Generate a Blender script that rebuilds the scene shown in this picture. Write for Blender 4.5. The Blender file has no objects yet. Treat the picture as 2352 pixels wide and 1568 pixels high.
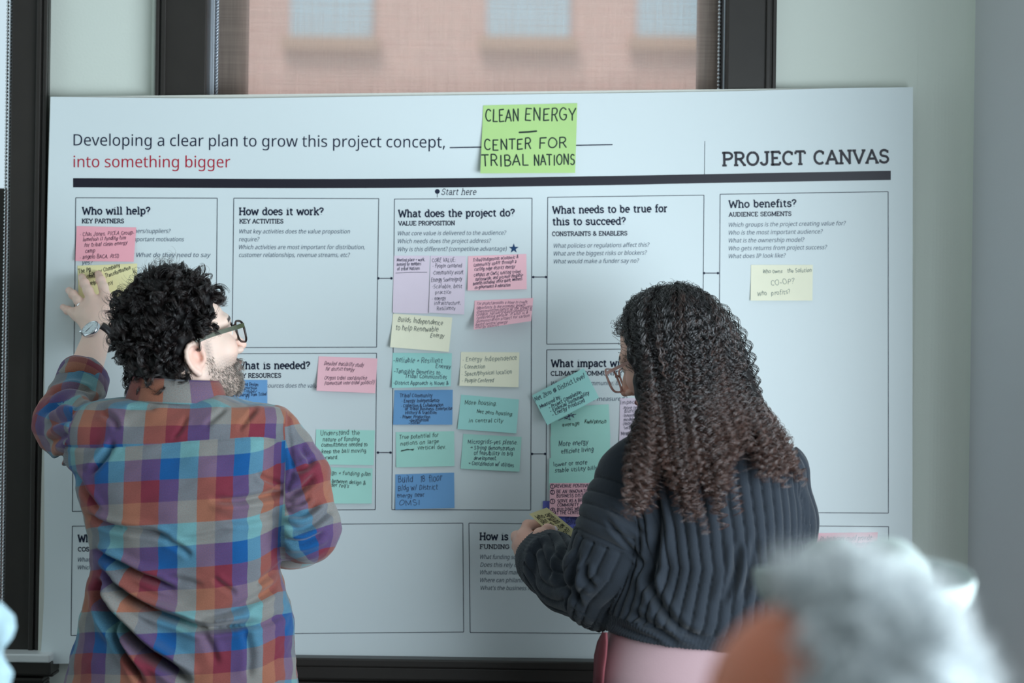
import bpy, bmesh, math, os
import numpy as np
from mathutils import Vector, Matrix

S = bpy.context.scene
COL = S.collection
RNG = np.random.default_rng(11)

# ------------------------------------------------------------------ camera
W, H = 2352, 1568
LENS = 70.0
FOC = LENS / 36.0 * W
CAM_Y, CAM_Z = -4.2, 1.5
ROLL = math.radians(0.8)
C0 = np.array([0.0, CAM_Y, CAM_Z])
R_ = np.array([math.cos(ROLL), 0, math.sin(ROLL)])
U_ = np.array([-math.sin(ROLL), 0, math.cos(ROLL)])
F_ = np.array([0.0, 1.0, 0.0])
cd = bpy.data.cameras.new('camera'); cam = bpy.data.objects.new('camera', cd); COL.objects.link(cam)
m = Matrix.Identity(4)
for i in range(3):
    m[i][0] = R_[i]; m[i][1] = U_[i]; m[i][2] = -F_[i]; m[i][3] = C0[i]
cam.matrix_world = m
cd.lens = LENS; cd.sensor_width = 36.0
cd.dof.use_dof = True; cd.dof.focus_distance = 3.92; cd.dof.aperture_fstop = 2.2
cd.clip_end = 200
S.camera = cam

# ------------------------------------------------------------------ world, lights, exposure
S.view_settings.view_transform = 'Standard'
try: S.view_settings.look = 'None'
except Exception: pass
S.view_settings.gamma = 1.0
S.view_settings.use_curve_mapping = False
S.view_settings.exposure = 0.08
wd = bpy.data.worlds.new('sky'); S.world = wd; wd.use_nodes = True
bgn = wd.node_tree.nodes['Background']
bgn.inputs[0].default_value = (0.72, 0.90, 1.0, 1); bgn.inputs[1].default_value = 0.85

def area(name, loc, target, sx, sy, power, color):
    l = bpy.data.lights.new(name, 'AREA'); l.shape = 'RECTANGLE'; l.size = sx; l.size_y = sy
    l.energy = power; l.color = color
    o = bpy.data.objects.new(name, l); COL.objects.link(o); o.location = loc
    o.rotation_euler = (Vector(target) - Vector(loc)).to_track_quat('-Z', 'Y').to_euler()
    return o
area('side_window_light', (1.6, -2.2, 1.18), (0.0, -0.75, 1.08), 2.2, 1.3, 104, (0.80, 0.92, 1.0))
area('left_window_light', (-1.9, -0.5, 1.6), (-0.2, -0.7, 1.3), 0.9, 1.6, 3.5, (0.72, 0.9, 1.0))
area('fill_light', (-0.3, -3.6, 2.82), (-0.2, -2.6, 0.6), 1.6, 1.2, 6, (0.86, 0.95, 1.0))  # added soft overhead fill for the room, not an actual fixture
sl = bpy.data.lights.new('sun', 'SUN'); sl.energy = 2.6; sl.angle = 0.6; sl.color = (1.0, 0.97, 0.93)
so = bpy.data.objects.new('sun', sl); COL.objects.link(so); so.location = (0, -8, 12)
so.rotation_euler = Vector((0.2, 0.62, -0.75)).to_track_quat('-Z', 'Y').to_euler()

# ------------------------------------------------------------------ helpers
def P(px, py, Y=0.0):
    """world point seen at photo pixel (px,py), standing on the plane y = Y"""
    px = np.asarray(px, float); py = np.asarray(py, float); Y = np.asarray(Y, float)
    d = Y - CAM_Y
    a = (px - W / 2) / FOC * d; b = -(py - H / 2) / FOC * d
    return C0 + a[..., None] * R_ + b[..., None] * U_ + d[..., None] * F_
def PX(v):
    """photo pixel of world points"""
    q = np.asarray(v, float) - C0
    d = q[..., 1]
    return W / 2 + (q @ R_) / d * FOC, H / 2 - (q @ U_) / d * FOC
def lin(c):
    c = np.asarray(c, float) / 255.0
    return tuple(np.where(c <= 0.04045, c / 12.92, ((c + 0.055) / 1.055) ** 2.4))
def rgba(c): return (*lin(c), 1.0)

def mat(name, col, rough=0.6, spec=0.5, metal=0.0, bump=0.0, bscale=200.0, var=0.0, vscale=8.0, sss=0.0, sheen=0.0, attr=None, coat=0.0):
    m = bpy.data.materials.new(name); m.use_nodes = True
    nt = m.node_tree; b = nt.nodes['Principled BSDF']
    b.inputs['Base Color'].default_value = rgba(col)
    b.inputs['Roughness'].default_value = rough
    b.inputs['Metallic'].default_value = metal
    b.inputs['Specular IOR Level'].default_value = spec
    if sss:
        b.inputs['Subsurface Weight'].default_value = sss
        b.inputs['Subsurface Radius'].default_value = (0.012, 0.004, 0.002)
        b.inputs['Subsurface Scale'].default_value = 0.5
    if sheen:
        b.inputs['Sheen Weight'].default_value = sheen; b.inputs['Sheen Roughness'].default_value = 0.5
    if coat: b.inputs['Coat Weight'].default_value = coat
    tc = nt.nodes.new('ShaderNodeTexCoord')
    src = None
    if attr:
        a = nt.nodes.new('ShaderNodeAttribute'); a.attribute_name = attr; src = a.outputs['Color']
        nt.links.new(src, b.inputs['Base Color'])
    if var:
        n = nt.nodes.new('ShaderNodeTexNoise'); n.inputs['Scale'].default_value = vscale; n.inputs['Detail'].default_value = 4
        nt.links.new(tc.outputs['Object'], n.inputs['Vector'])
        mx = nt.nodes.new('ShaderNodeMix'); mx.data_type = 'RGBA'; mx.blend_type = 'MULTIPLY'
        mx.inputs[0].default_value = 1.0
        rp = nt.nodes.new('ShaderNodeMapRange'); rp.inputs[3].default_value = 1 - var; rp.inputs[4].default_value = 1 + var
        nt.links.new(n.outputs['Fac'], rp.inputs[0])
        if src is not None: nt.links.new(src, mx.inputs[6])
        else: mx.inputs[6].default_value = rgba(col)
        nt.links.new(rp.outputs[0], mx.inputs[7]); nt.links.new(mx.outputs[2], b.inputs['Base Color'])
    if bump:
        n2 = nt.nodes.new('ShaderNodeTexNoise'); n2.inputs['Scale'].default_value = bscale; n2.inputs['Detail'].default_value = 3
        nt.links.new(tc.outputs['Object'], n2.inputs['Vector'])
        bp = nt.nodes.new('ShaderNodeBump'); bp.inputs['Strength'].default_value = bump; bp.inputs['Distance'].default_value = 0.002
        nt.links.new(n2.outputs['Fac'], bp.inputs['Height']); nt.links.new(bp.outputs[0], b.inputs['Normal'])
    return m

def mesh_np(name, verts, faces, uv=None, col=None, smooth=True):
    """verts (n,3), faces: (k,4)/(k,3) array or list of tuples"""
    me = bpy.data.meshes.new(name)
    verts = np.asarray(verts, np.float32)
    if isinstance(faces, np.ndarray) and faces.ndim == 2:
        k, q = faces.shape
        me.vertices.add(len(verts)); me.vertices.foreach_set('co', verts.ravel())
        me.loops.add(k * q); me.loops.foreach_set('vertex_index', faces.astype(np.int32).ravel())
        me.polygons.add(k); me.polygons.foreach_set('loop_start', np.arange(0, k * q, q, dtype=np.int32))
        me.update(calc_edges=True); me.validate()
    else:
        me.from_pydata(verts.tolist(), [], [tuple(f) for f in faces])
        me.update()
    if smooth and len(me.polygons): me.polygons.foreach_set('use_smooth', np.ones(len(me.polygons), bool))
    if uv is not None:
        for k_, u_ in (uv.items() if isinstance(uv, dict) else (('weave', uv),)):
            l = me.uv_layers.new(name=k_); l.data.foreach_set('uv', np.asarray(u_, np.float32).ravel())
    if col is not None:
        a = me.attributes.new('tone', 'FLOAT_COLOR', 'POINT')
        c4 = np.ones((len(verts), 4), np.float32); c4[:, :3] = col
        a.data.foreach_set('color', c4.ravel())
    return me

def link(name, data, material=None, parent=None, label=None, cat=None, group=None, kind=None):
    o = bpy.data.objects.new(name, data); COL.objects.link(o)
    if material is not None and data is not None: data.materials.append(material)
    if parent is not None:
        o.parent = parent
        o.matrix_parent_inverse = Matrix.Translation(parent.get('_base', (0, 0, 0))).inverted()
    if label: o['label'] = label
    if cat: o['category'] = cat
    if group: o['group'] = group
    if kind: o['kind'] = kind
    return o
def thing(name, loc, label, cat, group=None):
    o = bpy.data.objects.new(name, None); COL.objects.link(o); o.location = tuple(float(v) for v in loc)
    o['_base'] = [float(v) for v in loc]
    o.empty_display_size = 0.05
    o['label'] = label; o['category'] = cat
    if group: o['group'] = group
    return o

class MB:
    """collects boxes, tubes, lathes into one mesh"""
    def __init__(s): s.v = []; s.f = []
    def add(s, v, f):
        n = len(s.v); s.v += [tuple(map(float, q)) for q in v]; s.f += [tuple(int(i) + n for i in q) for q in f]; return s
    def box(s, x0, x1, y0, y1, z0, z1, bev=0.0):
        bm = bmesh.new(); bmesh.ops.create_cube(bm, size=1)
        for v in bm.verts:
            v.co = ((x0 + x1) / 2 + v.co.x * (x1 - x0), (y0 + y1) / 2 + v.co.y * (y1 - y0), (z0 + z1) / 2 + v.co.z * (z1 - z0))
        if bev: bmesh.ops.bevel(bm, geom=bm.edges[:], offset=bev, segments=3, profile=0.5, affect='EDGES')
        bm.verts.index_update()
        s.add([v.co for v in bm.verts], [[v.index for v in f.verts] for f in bm.faces]); bm.free(); return s
    def tube(s, pts, r, n=8, close=False):
        pts = np.asarray(pts, float); k = len(pts); r = np.broadcast_to(np.asarray(r, float), (k,))
        if close: t = np.roll(pts, -1, 0) - np.roll(pts, 1, 0)
        else: t = np.gradient(pts, axis=0)
        t /= np.linalg.norm(t, axis=1)[:, None] + 1e-12
        ref = np.array([0, 0, 1.0]) if abs(t[0][2]) < .9 else np.array([1.0, 0, 0])
        nrm = np.cross(t[0], ref); nrm /= np.linalg.norm(nrm)
        V = []
        for i in range(k):
            nrm = nrm - t[i] * np.dot(nrm, t[i]); nrm /= np.linalg.norm(nrm) + 1e-12
            b = np.cross(t[i], nrm)
            for j in range(n):
                a = 2 * math.pi * j / n
                V.append(pts[i] + r[i] * (math.cos(a) * nrm + math.sin(a) * b))
        Fc = []
        for i in range(k if close else k - 1):
            for j in range(n):
                Fc.append((i * n + j, i * n + (j + 1) % n, ((i + 1) % k) * n + (j + 1) % n, ((i + 1) % k) * n + j))
        if not close: Fc += [tuple(range(n))[::-1], tuple((k - 1) * n + j for j in range(n))]
        return s.add(V, Fc)
    def lathe(s, prof, M=None, n=32):
        V = []; Fc = []
        for r, z in prof:
            for j in range(n):
                a = 2 * math.pi * j / n; q = Vector((r * math.cos(a), r * math.sin(a), z))
                V.append(M @ q if M is not None else q)
        for i in range(len(prof) - 1):
            for j in range(n):
                Fc.append((i * n + j, i * n + (j + 1) % n, (i + 1) * n + (j + 1) % n, (i + 1) * n + j))
        return s.add(V, Fc)
    def ball(s, c, r, seg=8, rings=6):
        prof = [(r * math.sin(math.pi * i / rings) + 1e-5, -r * math.cos(math.pi * i / rings)) for i in range(rings + 1)]
        return s.lathe(prof, Matrix.Translation(Vector([float(q) for q in c])), seg)
    def grid(s, pts):
        a, b = pts.shape[:2]
        V = pts.reshape(-1, 3); Fc = [(i * b + j, i * b + j + 1, (i + 1) * b + j + 1, (i + 1) * b + j) for i in range(a - 1) for j in range(b - 1)]
        return s.add(V, Fc)
    def make(s, name, material, parent=None, smooth=False, **kw):
        me = mesh_np(name, s.v, s.f, smooth=smooth)
        return link(name, me, material, parent, **kw)

def cr(pts, n):
    """Catmull-Rom resample by arc length"""
    pts = np.asarray(pts, float)
    p = np.vstack([2 * pts[0] - pts[1], pts, 2 * pts[-1] - pts[-2]])
    out = []
    for i in range(1, len(p) - 2):
        t = np.linspace(0, 1, 12, endpoint=False)[:, None]
        a, b, c, d = p[i - 1], p[i], p[i + 1], p[i + 2]
        out.append(0.5 * (2 * b + (c - a) * t + (2 * a - 5 * b + 4 * c - d) * t ** 2 + (3 * b - a - 3 * c + d) * t ** 3))
    out = np.vstack(out + [pts[-1:]])
    L = np.r_[0, np.cumsum(np.linalg.norm(np.diff(out, axis=0), axis=1))]
    u = np.linspace(0, L[-1], n)
    return np.stack([np.interp(u, L, out[:, k]) for k in range(out.shape[1])], 1)

# ------------------------------------------------------------------ implicit surfaces
def cap(p, a, b, ra, rb=None):
    if rb is None: rb = ra
    a = np.asarray(a, np.float32); ba = np.asarray(b, np.float32) - a
    t = np.clip(((p - a) @ ba) / (ba @ ba + 1e-12), 0, 1)
    return np.linalg.norm(p - a - t[:, None] * ba, axis=1) - (ra + (rb - ra) * t)
def ell(p, c, r, R=None):
    q = p - np.asarray(c, np.float32)
    if R is not None: q = q @ np.asarray(R, np.float32)
    r = np.asarray(r, np.float32)
    k0 = np.linalg.norm(q / r, axis=1); k1 = np.linalg.norm(q / (r * r), axis=1)
    return k0 * (k0 - 1) / (k1 + 1e-9)
def smin(a, b, k):
    h = np.clip(0.5 + 0.5 * (b - a) / k, 0, 1)
    return b + (a - b) * h - k * h * (1 - h)
def smax(a, b, k): return -smin(-a, -b, k)
def chain(p, pts, rad, k=0.012):
    d = None
    for i in range(len(pts) - 1):
        c = cap(p, pts[i], pts[i + 1], rad[i], rad[i + 1])
        d = c if d is None else smin(d, c, k)
    return d
def loft(p, rows, n=2.3):
    """rows: (z, cx, cy, a, b)"""
    r = np.array(sorted(rows)); z = p[:, 2]
    cx = np.interp(z, r[:, 0], r[:, 1]); cy = np.interp(z, r[:, 0], r[:, 2])
    a = np.interp(z, r[:, 0], r[:, 3]); b = np.interp(z, r[:, 0], r[:, 4])
    q = (np.abs((p[:, 0] - cx) / a) ** n + np.abs((p[:, 1] - cy) / b) ** n) ** (1 / n)
    f = (q - 1) * np.minimum(a, b)
    return np.maximum(np.maximum(f, z - r[-1, 0]), r[0, 0] - z)
def pxrows(rows):
    out = []
    for py, L, R, b, yc in rows:
        l = P(L, py, yc); r = P(R, py, yc)
        out.append(((l[2] + r[2]) / 2, (l[0] + r[0]) / 2, yc, (r[0] - l[0]) / 2, b))
    return out

def nets(f, lo, hi, h):
    """surface nets of f<0 inside the box lo..hi with cell h; coarse pre-pass"""
    lo = np.asarray(lo, float); hi = np.asarray(hi, float); K = 4
    n = (np.ceil((hi - lo) / h / K).astype(int) + 1) * K
    def pts(ix): return (lo + ix * h).astype(np.float32)
    nc = n // K + 1
    gi = np.stack(np.meshgrid(*[np.arange(c) for c in nc], indexing='ij'), -1).reshape(-1, 3) * K
    fc = f(pts(gi)).astype(np.float32).reshape(nc)
    near = np.abs(fc) < h * K * 2.2
    blk = np.zeros(nc - 1, bool)
    sg = fc < 0
    smn = np.ones(nc - 1, bool); smx = np.zeros(nc - 1, bool)
    for dx in (0, 1):
        for dy in (0, 1):
            for dz in (0, 1):
                sl_ = np.s_[dx:nc[0] - 1 + dx, dy:nc[1] - 1 + dy, dz:nc[2] - 1 + dz]
                blk |= near[sl_]; smn &= sg[sl_]; smx |= sg[sl_]
    blk |= (smx & ~smn)
    N = n + 1
    Fv = np.full(N, 1.0, np.float32)
    base = np.where(fc < 0, -1.0, 1.0).astype(np.float32)
    Fv[:-1, :-1, :-1] = np.repeat(np.repeat(np.repeat(base[:-1, :-1, :-1], K, 0), K, 1), K, 2)
    need = np.zeros(N, bool)
    bi = np.argwhere(blk) * K
    for dx in range(K + 1):
        for dy in range(K + 1):
            for dz in range(K + 1):
                need[bi[:, 0] + dx, bi[:, 1] + dy, bi[:, 2] + dz] = True
    idx = np.argwhere(need)
    vals = np.concatenate([f(pts(c)) for c in np.array_split(idx, max(1, len(idx) // 400000 + 1))])
    Fv[need] = vals.astype(np.float32)
    for ax in range(3):
        s0 = [slice(None)] * 3; s0[ax] = 0; Fv[tuple(s0)] = np.maximum(Fv[tuple(s0)], h)
        s0[ax] = -1; Fv[tuple(s0)] = np.maximum(Fv[tuple(s0)], h)
    ins = Fv < 0
    cs = N - 1
    corner = [(i, j, k) for i in (0, 1) for j in (0, 1) for k in (0, 1)]
    cnt = np.zeros(cs, np.int8)
    for c in corner: cnt += ins[c[0]:c[0] + cs[0], c[1]:c[1] + cs[1], c[2]:c[2] + cs[2]]
    act = (cnt > 0) & (cnt < 8)
    cells = np.argwhere(act)
    vid = np.full(cs, -1, np.int64); vid[act] = np.arange(len(cells))
    acc = np.zeros((len(cells), 3)); num = np.zeros(len(cells))
    for a in corner:
        for ax in range(3):
            if a[ax] == 1: continue
            b = list(a); b[ax] = 1
            fa = Fv[cells[:, 0] + a[0], cells[:, 1] + a[1], cells[:, 2] + a[2]]
            fb = Fv[cells[:, 0] + b[0], cells[:, 1] + b[1], cells[:, 2] + b[2]]
            x = (fa < 0) != (fb < 0)
            t = np.where(x, fa / np.where(x, fa - fb, 1), 0)
            q = np.tile(np.array(a, float), (len(cells), 1)); q[:, ax] += t
            acc[x] += q[x]; num[x] += 1
    V = lo + (cells + acc / num[:, None]) * h
    Q = []
    for ax in range(3):
        b, c = (ax + 1) % 3, (ax + 2) % 3
        s0 = [slice(1, -1)] * 3; s1 = [slice(1, -1)] * 3
        s0[ax] = slice(0, -1); s1[ax] = slice(1, None)
        e0 = ins[tuple(s0)]; e1 = ins[tuple(s1)]
        for sign in (0, 1):
            hit = (e0 & ~e1) if sign == 0 else (~e0 & e1)
            ix = np.argwhere(hit)
            if not len(ix): continue
            off = np.ones(3, int); off[ax] = 0
            ix = ix + off
            def cell(db, dc):
                q = ix.copy(); q[:, b] += db; q[:, c] += dc
                return vid[q[:, 0], q[:, 1], q[:, 2]]
            quad = np.stack([cell(-1, -1), cell(0, -1), cell(0, 0), cell(-1, 0)], 1)
            Q.append(quad if sign == 0 else quad[:, ::-1])
    Q = np.concatenate(Q)
    Q = Q[(Q >= 0).all(1)]
    return V, Q
def vnormals(V, Q):
    n = np.cross(V[Q[:, 2]] - V[Q[:, 0]], V[Q[:, 3]] - V[Q[:, 1]])
    N = np.zeros_like(V)
    for k in range(4): np.add.at(N, Q[:, k], n)
    return N / (np.linalg.norm(N, axis=1)[:, None] + 1e-12)
def relax(V, Q, it=2, w=0.5):
    for _ in range(it):
        A = np.zeros_like(V); c = np.zeros(len(V))
        for k in range(4):
            a, b = Q[:, k], Q[:, (k + 1) % 4]
            np.add.at(A, a, V[b]); np.add.at(A, b, V[a]); np.add.at(c, a, 1); np.add.at(c, b, 1)
        V = V * (1 - w) + w * A / c[:, None]
    return V
def polydist(x, y, line):
    """pixel distance to a polyline and parameter along it"""
    line = np.asarray(line, float); best = np.full(len(x), 1e9); par = np.zeros(len(x)); sgn = np.zeros(len(x))
    n = len(line) - 1
    for i in range(n):
        a, b = line[i], line[i + 1]; d = b - a; L = d @ d
        t = np.clip(((x - a[0]) * d[0] + (y - a[1]) * d[1]) / L, 0, 1)
        ex = x - a[0] - t * d[0]; ey = y - a[1] - t * d[1]; e = np.hypot(ex, ey)
        k = e < best
        best[k] = e[k]; par[k] = ((i + t) / n)[k]; sgn[k] = np.sign(d[0] * ey - d[1] * ex)[k]
    return best, par, sgn
def vnoise(p, scale, seed=0):
    r = np.random.default_rng(seed); out = np.zeros(len(p))
    for _ in range(7):
        k = r.normal(size=3) * scale; out += np.sin(p @ k + r.uniform(0, 6.28))
    return out / 7 ** .5

def hair(name, strands, radius, material, parent, taper=True, **kw):
    """strands: (n, k, 3) array -> one hair curves object"""
    n, k = strands.shape[:2]
    hc = bpy.data.hair_curves.new(name)
    hc.add_curves([k] * n)
    hc.attributes['position'].data.foreach_set('vector', strands.astype(np.float32).ravel())
    ra = hc.attributes.get('radius') or hc.attributes.new('radius', 'FLOAT', 'POINT')
    prof = np.full(k, radius) if not taper else radius * np.clip(np.interp(np.linspace(0, 1, k), [0, .6, 1], [1, 1, .35]), 0, 1)
    ra.data.foreach_set('value', np.tile(prof, n).astype(np.float32))
    return link(name, hc, material, parent, **kw)

# ------------------------------------------------------------------ lettering
GL = {}
def _g(s):
    for ln in s.strip().splitlines():
        c, w, st, sf = ln.split('|')
        GL[c if len(c) == 1 else {'bar': '|', 'dot': '\u00b7', 'arr': '\u2192'}[c]] = (float(w), st, sf)
_g('''A|.74|.05,0 .37,1 .69,0;.16,.33 .58,.33|-.05,0 .17,0;.57,0 .79,0
B|.68|.12,0 .12,1 .36,1 @.36,.765,.21,.235,90,-90 .12,.53;.36,.53 @.37,.265,.25,.265,90,-90 .12,0|0,0 .2,0;0,1 .2,1
C|.7|@.38,.5,.32,.5,48,312|.59,.98 .59,.72
D|.74|.12,0 .12,1 .32,1 @.32,.5,.34,.5,90,-90 .12,0|0,0 .2,0;0,1 .2,1
E|.66|.58,0 .12,0 .12,1 .57,1;.12,.52 .45,.52|0,0 .2,0;0,1 .2,1;.58,0 .58,.22;.57,1 .57,.8
F|.64|.12,0 .12,1 .58,1;.12,.5 .45,.5|0,0 .27,0;0,1 .2,1;.58,1 .58,.79
G|.74|@.38,.5,.32,.5,48,330 .66,.45 .44,.45|.6,.98 .6,.72
H|.8|.14,0 .14,1;.66,0 .66,1;.14,.52 .66,.52|0,0 .28,0;0,1 .28,1;.52,0 .8,0;.52,1 .8,1
I|.34|.17,0 .17,1|.02,0 .32,0;.02,1 .32,1
J|.6|.44,1 .44,.28 @.25,.26,.19,.26,0,-175|.28,1 .6,1
K|.74|.14,0 .14,1;.66,1 .16,.44;.3,.58 .68,0|0,0 .28,0;0,1 .28,1;.5,1 .76,1;.54,0 .8,0
L|.62|.13,1 .13,0 .57,0|0,0 .2,0;0,1 .28,1;.57,0 .57,.25
M|.94|.12,0 .14,1 .47,.15 .8,1 .82,0|0,0 .25,0;0,1 .15,1;.69,0 .94,0;.79,1 .94,1
N|.8|.14,0 .14,1 .66,0 .66,1|0,0 .28,0;0,1 .15,1;.52,1 .8,1
O|.76|@.38,.5,.33,.5,90,450|
P|.66|.13,0 .13,1 .36,1 @.36,.74,.25,.26,90,-90 .13,.48|0,0 .28,0;0,1 .2,1
Q|.76|@.38,.5,.33,.5,90,450;.42,.2 .7,-.08|
R|.72|.13,0 .13,1 .36,1 @.36,.74,.23,.26,90,-90 .13,.48;.36,.48 .64,0|0,0 .27,0;0,1 .2,1;.56,0 .74,0
S|.64|@.32,.75,.22,.25,40,230 .42,.5 @.31,.26,.25,.26,50,-140|.53,.98 .53,.76;.08,.02 .08,.26
T|.68|.34,0 .34,1;.05,1 .63,1|.2,0 .48,0;.05,1 .05,.78;.63,1 .63,.78
U|.78|.14,1 .14,.3 @.39,.3,.25,.3,180,360 .64,1|0,1 .28,1;.5,1 .78,1
V|.74|.06,1 .37,0 .68,1|-.04,1 .2,1;.54,1 .78,1
W|1.04|.06,1 .28,0 .52,.85 .76,0 .98,1|-.04,1 .2,1;.84,1 1.08,1
X|.72|.08,1 .64,0;.64,1 .08,0|-.02,1 .2,1;.52,1 .74,1;-.02,0 .2,0;.52,0 .74,0
Y|.7|.05,1 .35,.45 .65,1;.35,.45 .35,0|-.05,1 .18,1;.52,1 .75,1;.21,0 .49,0
Z|.64|.08,1 .56,1 .08,0 .58,0|.08,1 .08,.8;.58,0 .58,.2
a|.58|.08,.58 @.28,.5,.18,.22,140,0 .46,.02;.46,.4 .28,.4 @.25,.2,.18,.2,90,300 .46,.2|.46,0 .58,0
b|.62|.12,1.05 .12,0;@.32,.36,.21,.36,180,-180|0,1.05 .12,1.05
c|.54|@.31,.36,.24,.36,45,315|.49,.7 .49,.5
d|.64|.5,1.05 .5,0;@.29,.36,.22,.36,0,360|.38,1.05 .5,1.05;.5,0 .64,0
e|.56|.06,.38 .5,.38 @.29,.36,.23,.36,5,310|
f|.4|.42,1.0 @.32,.9,.13,.15,70,180 .19,0;.03,.7 .4,.7|.05,0 .36,0
g|.6|@.28,.38,.21,.34,0,360;.49,.72 .49,-.06 @.27,-.08,.22,.2,0,-160|.49,.72 .62,.72
h|.66|.13,1.05 .13,0;.13,.46 @.33,.46,.2,.26,180,0 .53,0|0,1.05 .13,1.05;.0,0 .27,0;.4,0 .66,0
i|.32|.16,.72 .16,0;.16,.95 .16,1.0|.03,.72 .16,.72;.0,0 .32,0
j|.3|.18,.72 .18,-.1 @.02,-.1,.16,.18,0,-100;.18,.95 .18,1.0|.03,.72 .18,.72
k|.62|.13,1.05 .13,0;.5,.72 .15,.32;.26,.45 .54,0|0,1.05 .13,1.05;0,0 .26,0;.38,.72 .6,.72;.42,0 .64,0
l|.32|.16,1.05 .16,0|.03,1.05 .16,1.05;0,0 .32,0
m|.96|.13,.72 .13,0;.13,.46 @.305,.46,.175,.26,180,0 .48,0;.48,.46 @.655,.46,.175,.26,180,0 .83,0|0,.72 .13,.72;0,0 .26,0;.36,0 .6,0;.71,0 .96,0
n|.66|.13,.72 .13,0;.13,.46 @.33,.46,.2,.26,180,0 .53,0|0,.72 .13,.72;0,0 .27,0;.4,0 .66,0
o|.6|@.3,.36,.24,.36,90,450|
p|.64|.13,.72 .13,-.28;@.34,.36,.22,.36,180,-180|0,.72 .13,.72;0,-.28 .28,-.28
q|.62|.49,.72 .49,-.28;@.28,.36,.21,.36,0,360|
r|.46|.14,.72 .14,0;.14,.42 @.34,.44,.2,.26,170,65|.01,.72 .14,.72;.0,0 .3,0
s|.52|@.26,.54,.18,.18,40,230 .33,.36 @.25,.18,.2,.18,60,-140|.43,.71 .43,.54;.06,.02 .06,.18
t|.42|.18,.92 .18,.18 @.32,.17,.14,.17,180,300;.03,.7 .38,.7|
u|.66|.13,.72 .13,.26 @.32,.26,.19,.26,180,360 .51,.72;.51,.3 .51,0|0,.72 .13,.72;.38,.72 .51,.72;.51,0 .66,0
v|.58|.05,.72 .29,0 .53,.72|-.04,.72 .17,.72;.41,.72 .62,.72
w|.86|.05,.72 .23,0 .43,.62 .63,0 .81,.72|-.04,.72 .17,.72;.69,.72 .9,.72
x|.58|.07,.72 .51,0;.51,.72 .07,0|-.02,.72 .18,.72;.4,.72 .6,.72;-.02,0 .18,0;.4,0 .6,0
y|.58|.05,.72 .3,.02;.53,.72 .26,-.12 @.12,-.14,.14,.13,10,-90|-.04,.72 .17,.72;.41,.72 .62,.72
z|.54|.07,.7 .47,.7 .07,0 .49,0|
0|.6|@.3,.5,.24,.5,90,450|
1|.4|.08,.8 .24,1 .24,0|
2|.6|@.3,.74,.22,.26,160,-20 .08,0 .54,0|
3|.58|@.27,.76,.2,.24,150,-80;@.27,.27,.23,.27,85,-150|
4|.6|.42,0 .42,1 .05,.3 .56,.3|
8|.58|@.29,.75,.19,.25,-90,270;@.29,.26,.23,.26,90,450|
?|.5|.06,.82 @.25,.79,.2,.21,170,-40 @.36,.38,.12,.2,130,180 .24,.27;.24,.02 .24,.06|
&|.74|.7,.02 .18,.72 @.29,.82,.15,.18,200,-60 .14,.4 @.28,.22,.22,.22,150,330 .62,.46|
@|.9|@.44,.4,.17,.26,0,360;.61,.62 .61,.25 @.44,.4,.4,.46,-20,-320|
.|.26|.12,.02 .12,.05|
,|.26|.14,.06 .08,-.14|
:|.28|.14,.05 .14,.08;.14,.5 .14,.53|
'|.2|.1,1.05 .1,.8|
-|.42|.06,.36 .36,.36|
+|.56|.06,.4 .5,.4;.28,.62 .28,.18|
/|.44|.02,-.1 .42,1.05|
(|.34|@.36,.42,.28,.7,120,240|
)|.34|@-.02,.42,.28,.7,60,-60|
bar|.2|.1,-.1 .1,1.05|
dot|.3|.12,.32 .16,.38|
arr|.7|.05,.38 .6,.38;.42,.56 .62,.38 .42,.2|
 |.36||''')
def strokes_of(st):
    out = []
    for s in st.split(';'):
        if not s.strip(): continue
        pl = []
        for tok in s.split():
            if tok[0] == '@':
                cx, cy, rx, ry, a0, a1 = map(float, tok[1:].split(','))
                k = max(3, int(abs(a1 - a0) / 24) + 1)
                for a in np.radians(np.linspace(a0, a1, k)): pl.append((cx + rx * math.cos(a), cy + ry * math.sin(a)))
            else: pl.append(tuple(map(float, tok.split(','))))
        out.append(np.array(pl))
    return out
GLS = {c: (w, strokes_of(a), strokes_of(b)) for c, (w, a, b) in GL.items()}

def ribbon(pl, wd, round_):
    """flat ribbon along a 2D polyline -> verts2d, faces"""
    pl = pl[np.r_[True, np.linalg.norm(np.diff(pl, axis=0), axis=1) > 1e-6]]
    if len(pl) < 2: return np.zeros((0, 2)), []
    V = []; Fc = []; h = wd / 2
    runs = []; cur = [0]
    d = np.diff(pl, axis=0); d /= np.linalg.norm(d, axis=1)[:, None]
    for i in range(1, len(pl)):
        cur.append(i)
        if i < len(pl) - 1 and d[i - 1] @ d[i] < 0.5: runs.append(cur); cur = [i]
    runs.append(cur)
    for run in runs:
        q = pl[run].copy()
        if not round_:
            e0 = q[0] - q[1]; e1 = q[-1] - q[-2]
            if run[0] != 0: q[0] += e0 / np.linalg.norm(e0) * h * .7
            if run[-1] != len(pl) - 1: q[-1] += e1 / np.linalg.norm(e1) * h * .7
        t = np.gradient(q, axis=0); t /= np.linalg.norm(t, axis=1)[:, None] + 1e-12
        nn = np.stack([-t[:, 1], t[:, 0]], 1) * h; b = len(V)
        for a_, n_ in zip(q, nn): V += [a_ + n_, a_ - n_]
        Fc += [(b + 2 * i, b + 2 * i + 1, b + 2 * i + 3, b + 2 * i + 2) for i in range(len(q) - 1)]
        if round_:
            for c in (q[0], q[-1]):
                b = len(V)
                V += [c + h * np.array([math.cos(a), math.sin(a)]) for a in np.arange(6) * math.pi / 3]
                Fc.append(tuple(range(b, b + 6)))
    return np.array(V), Fc

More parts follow.
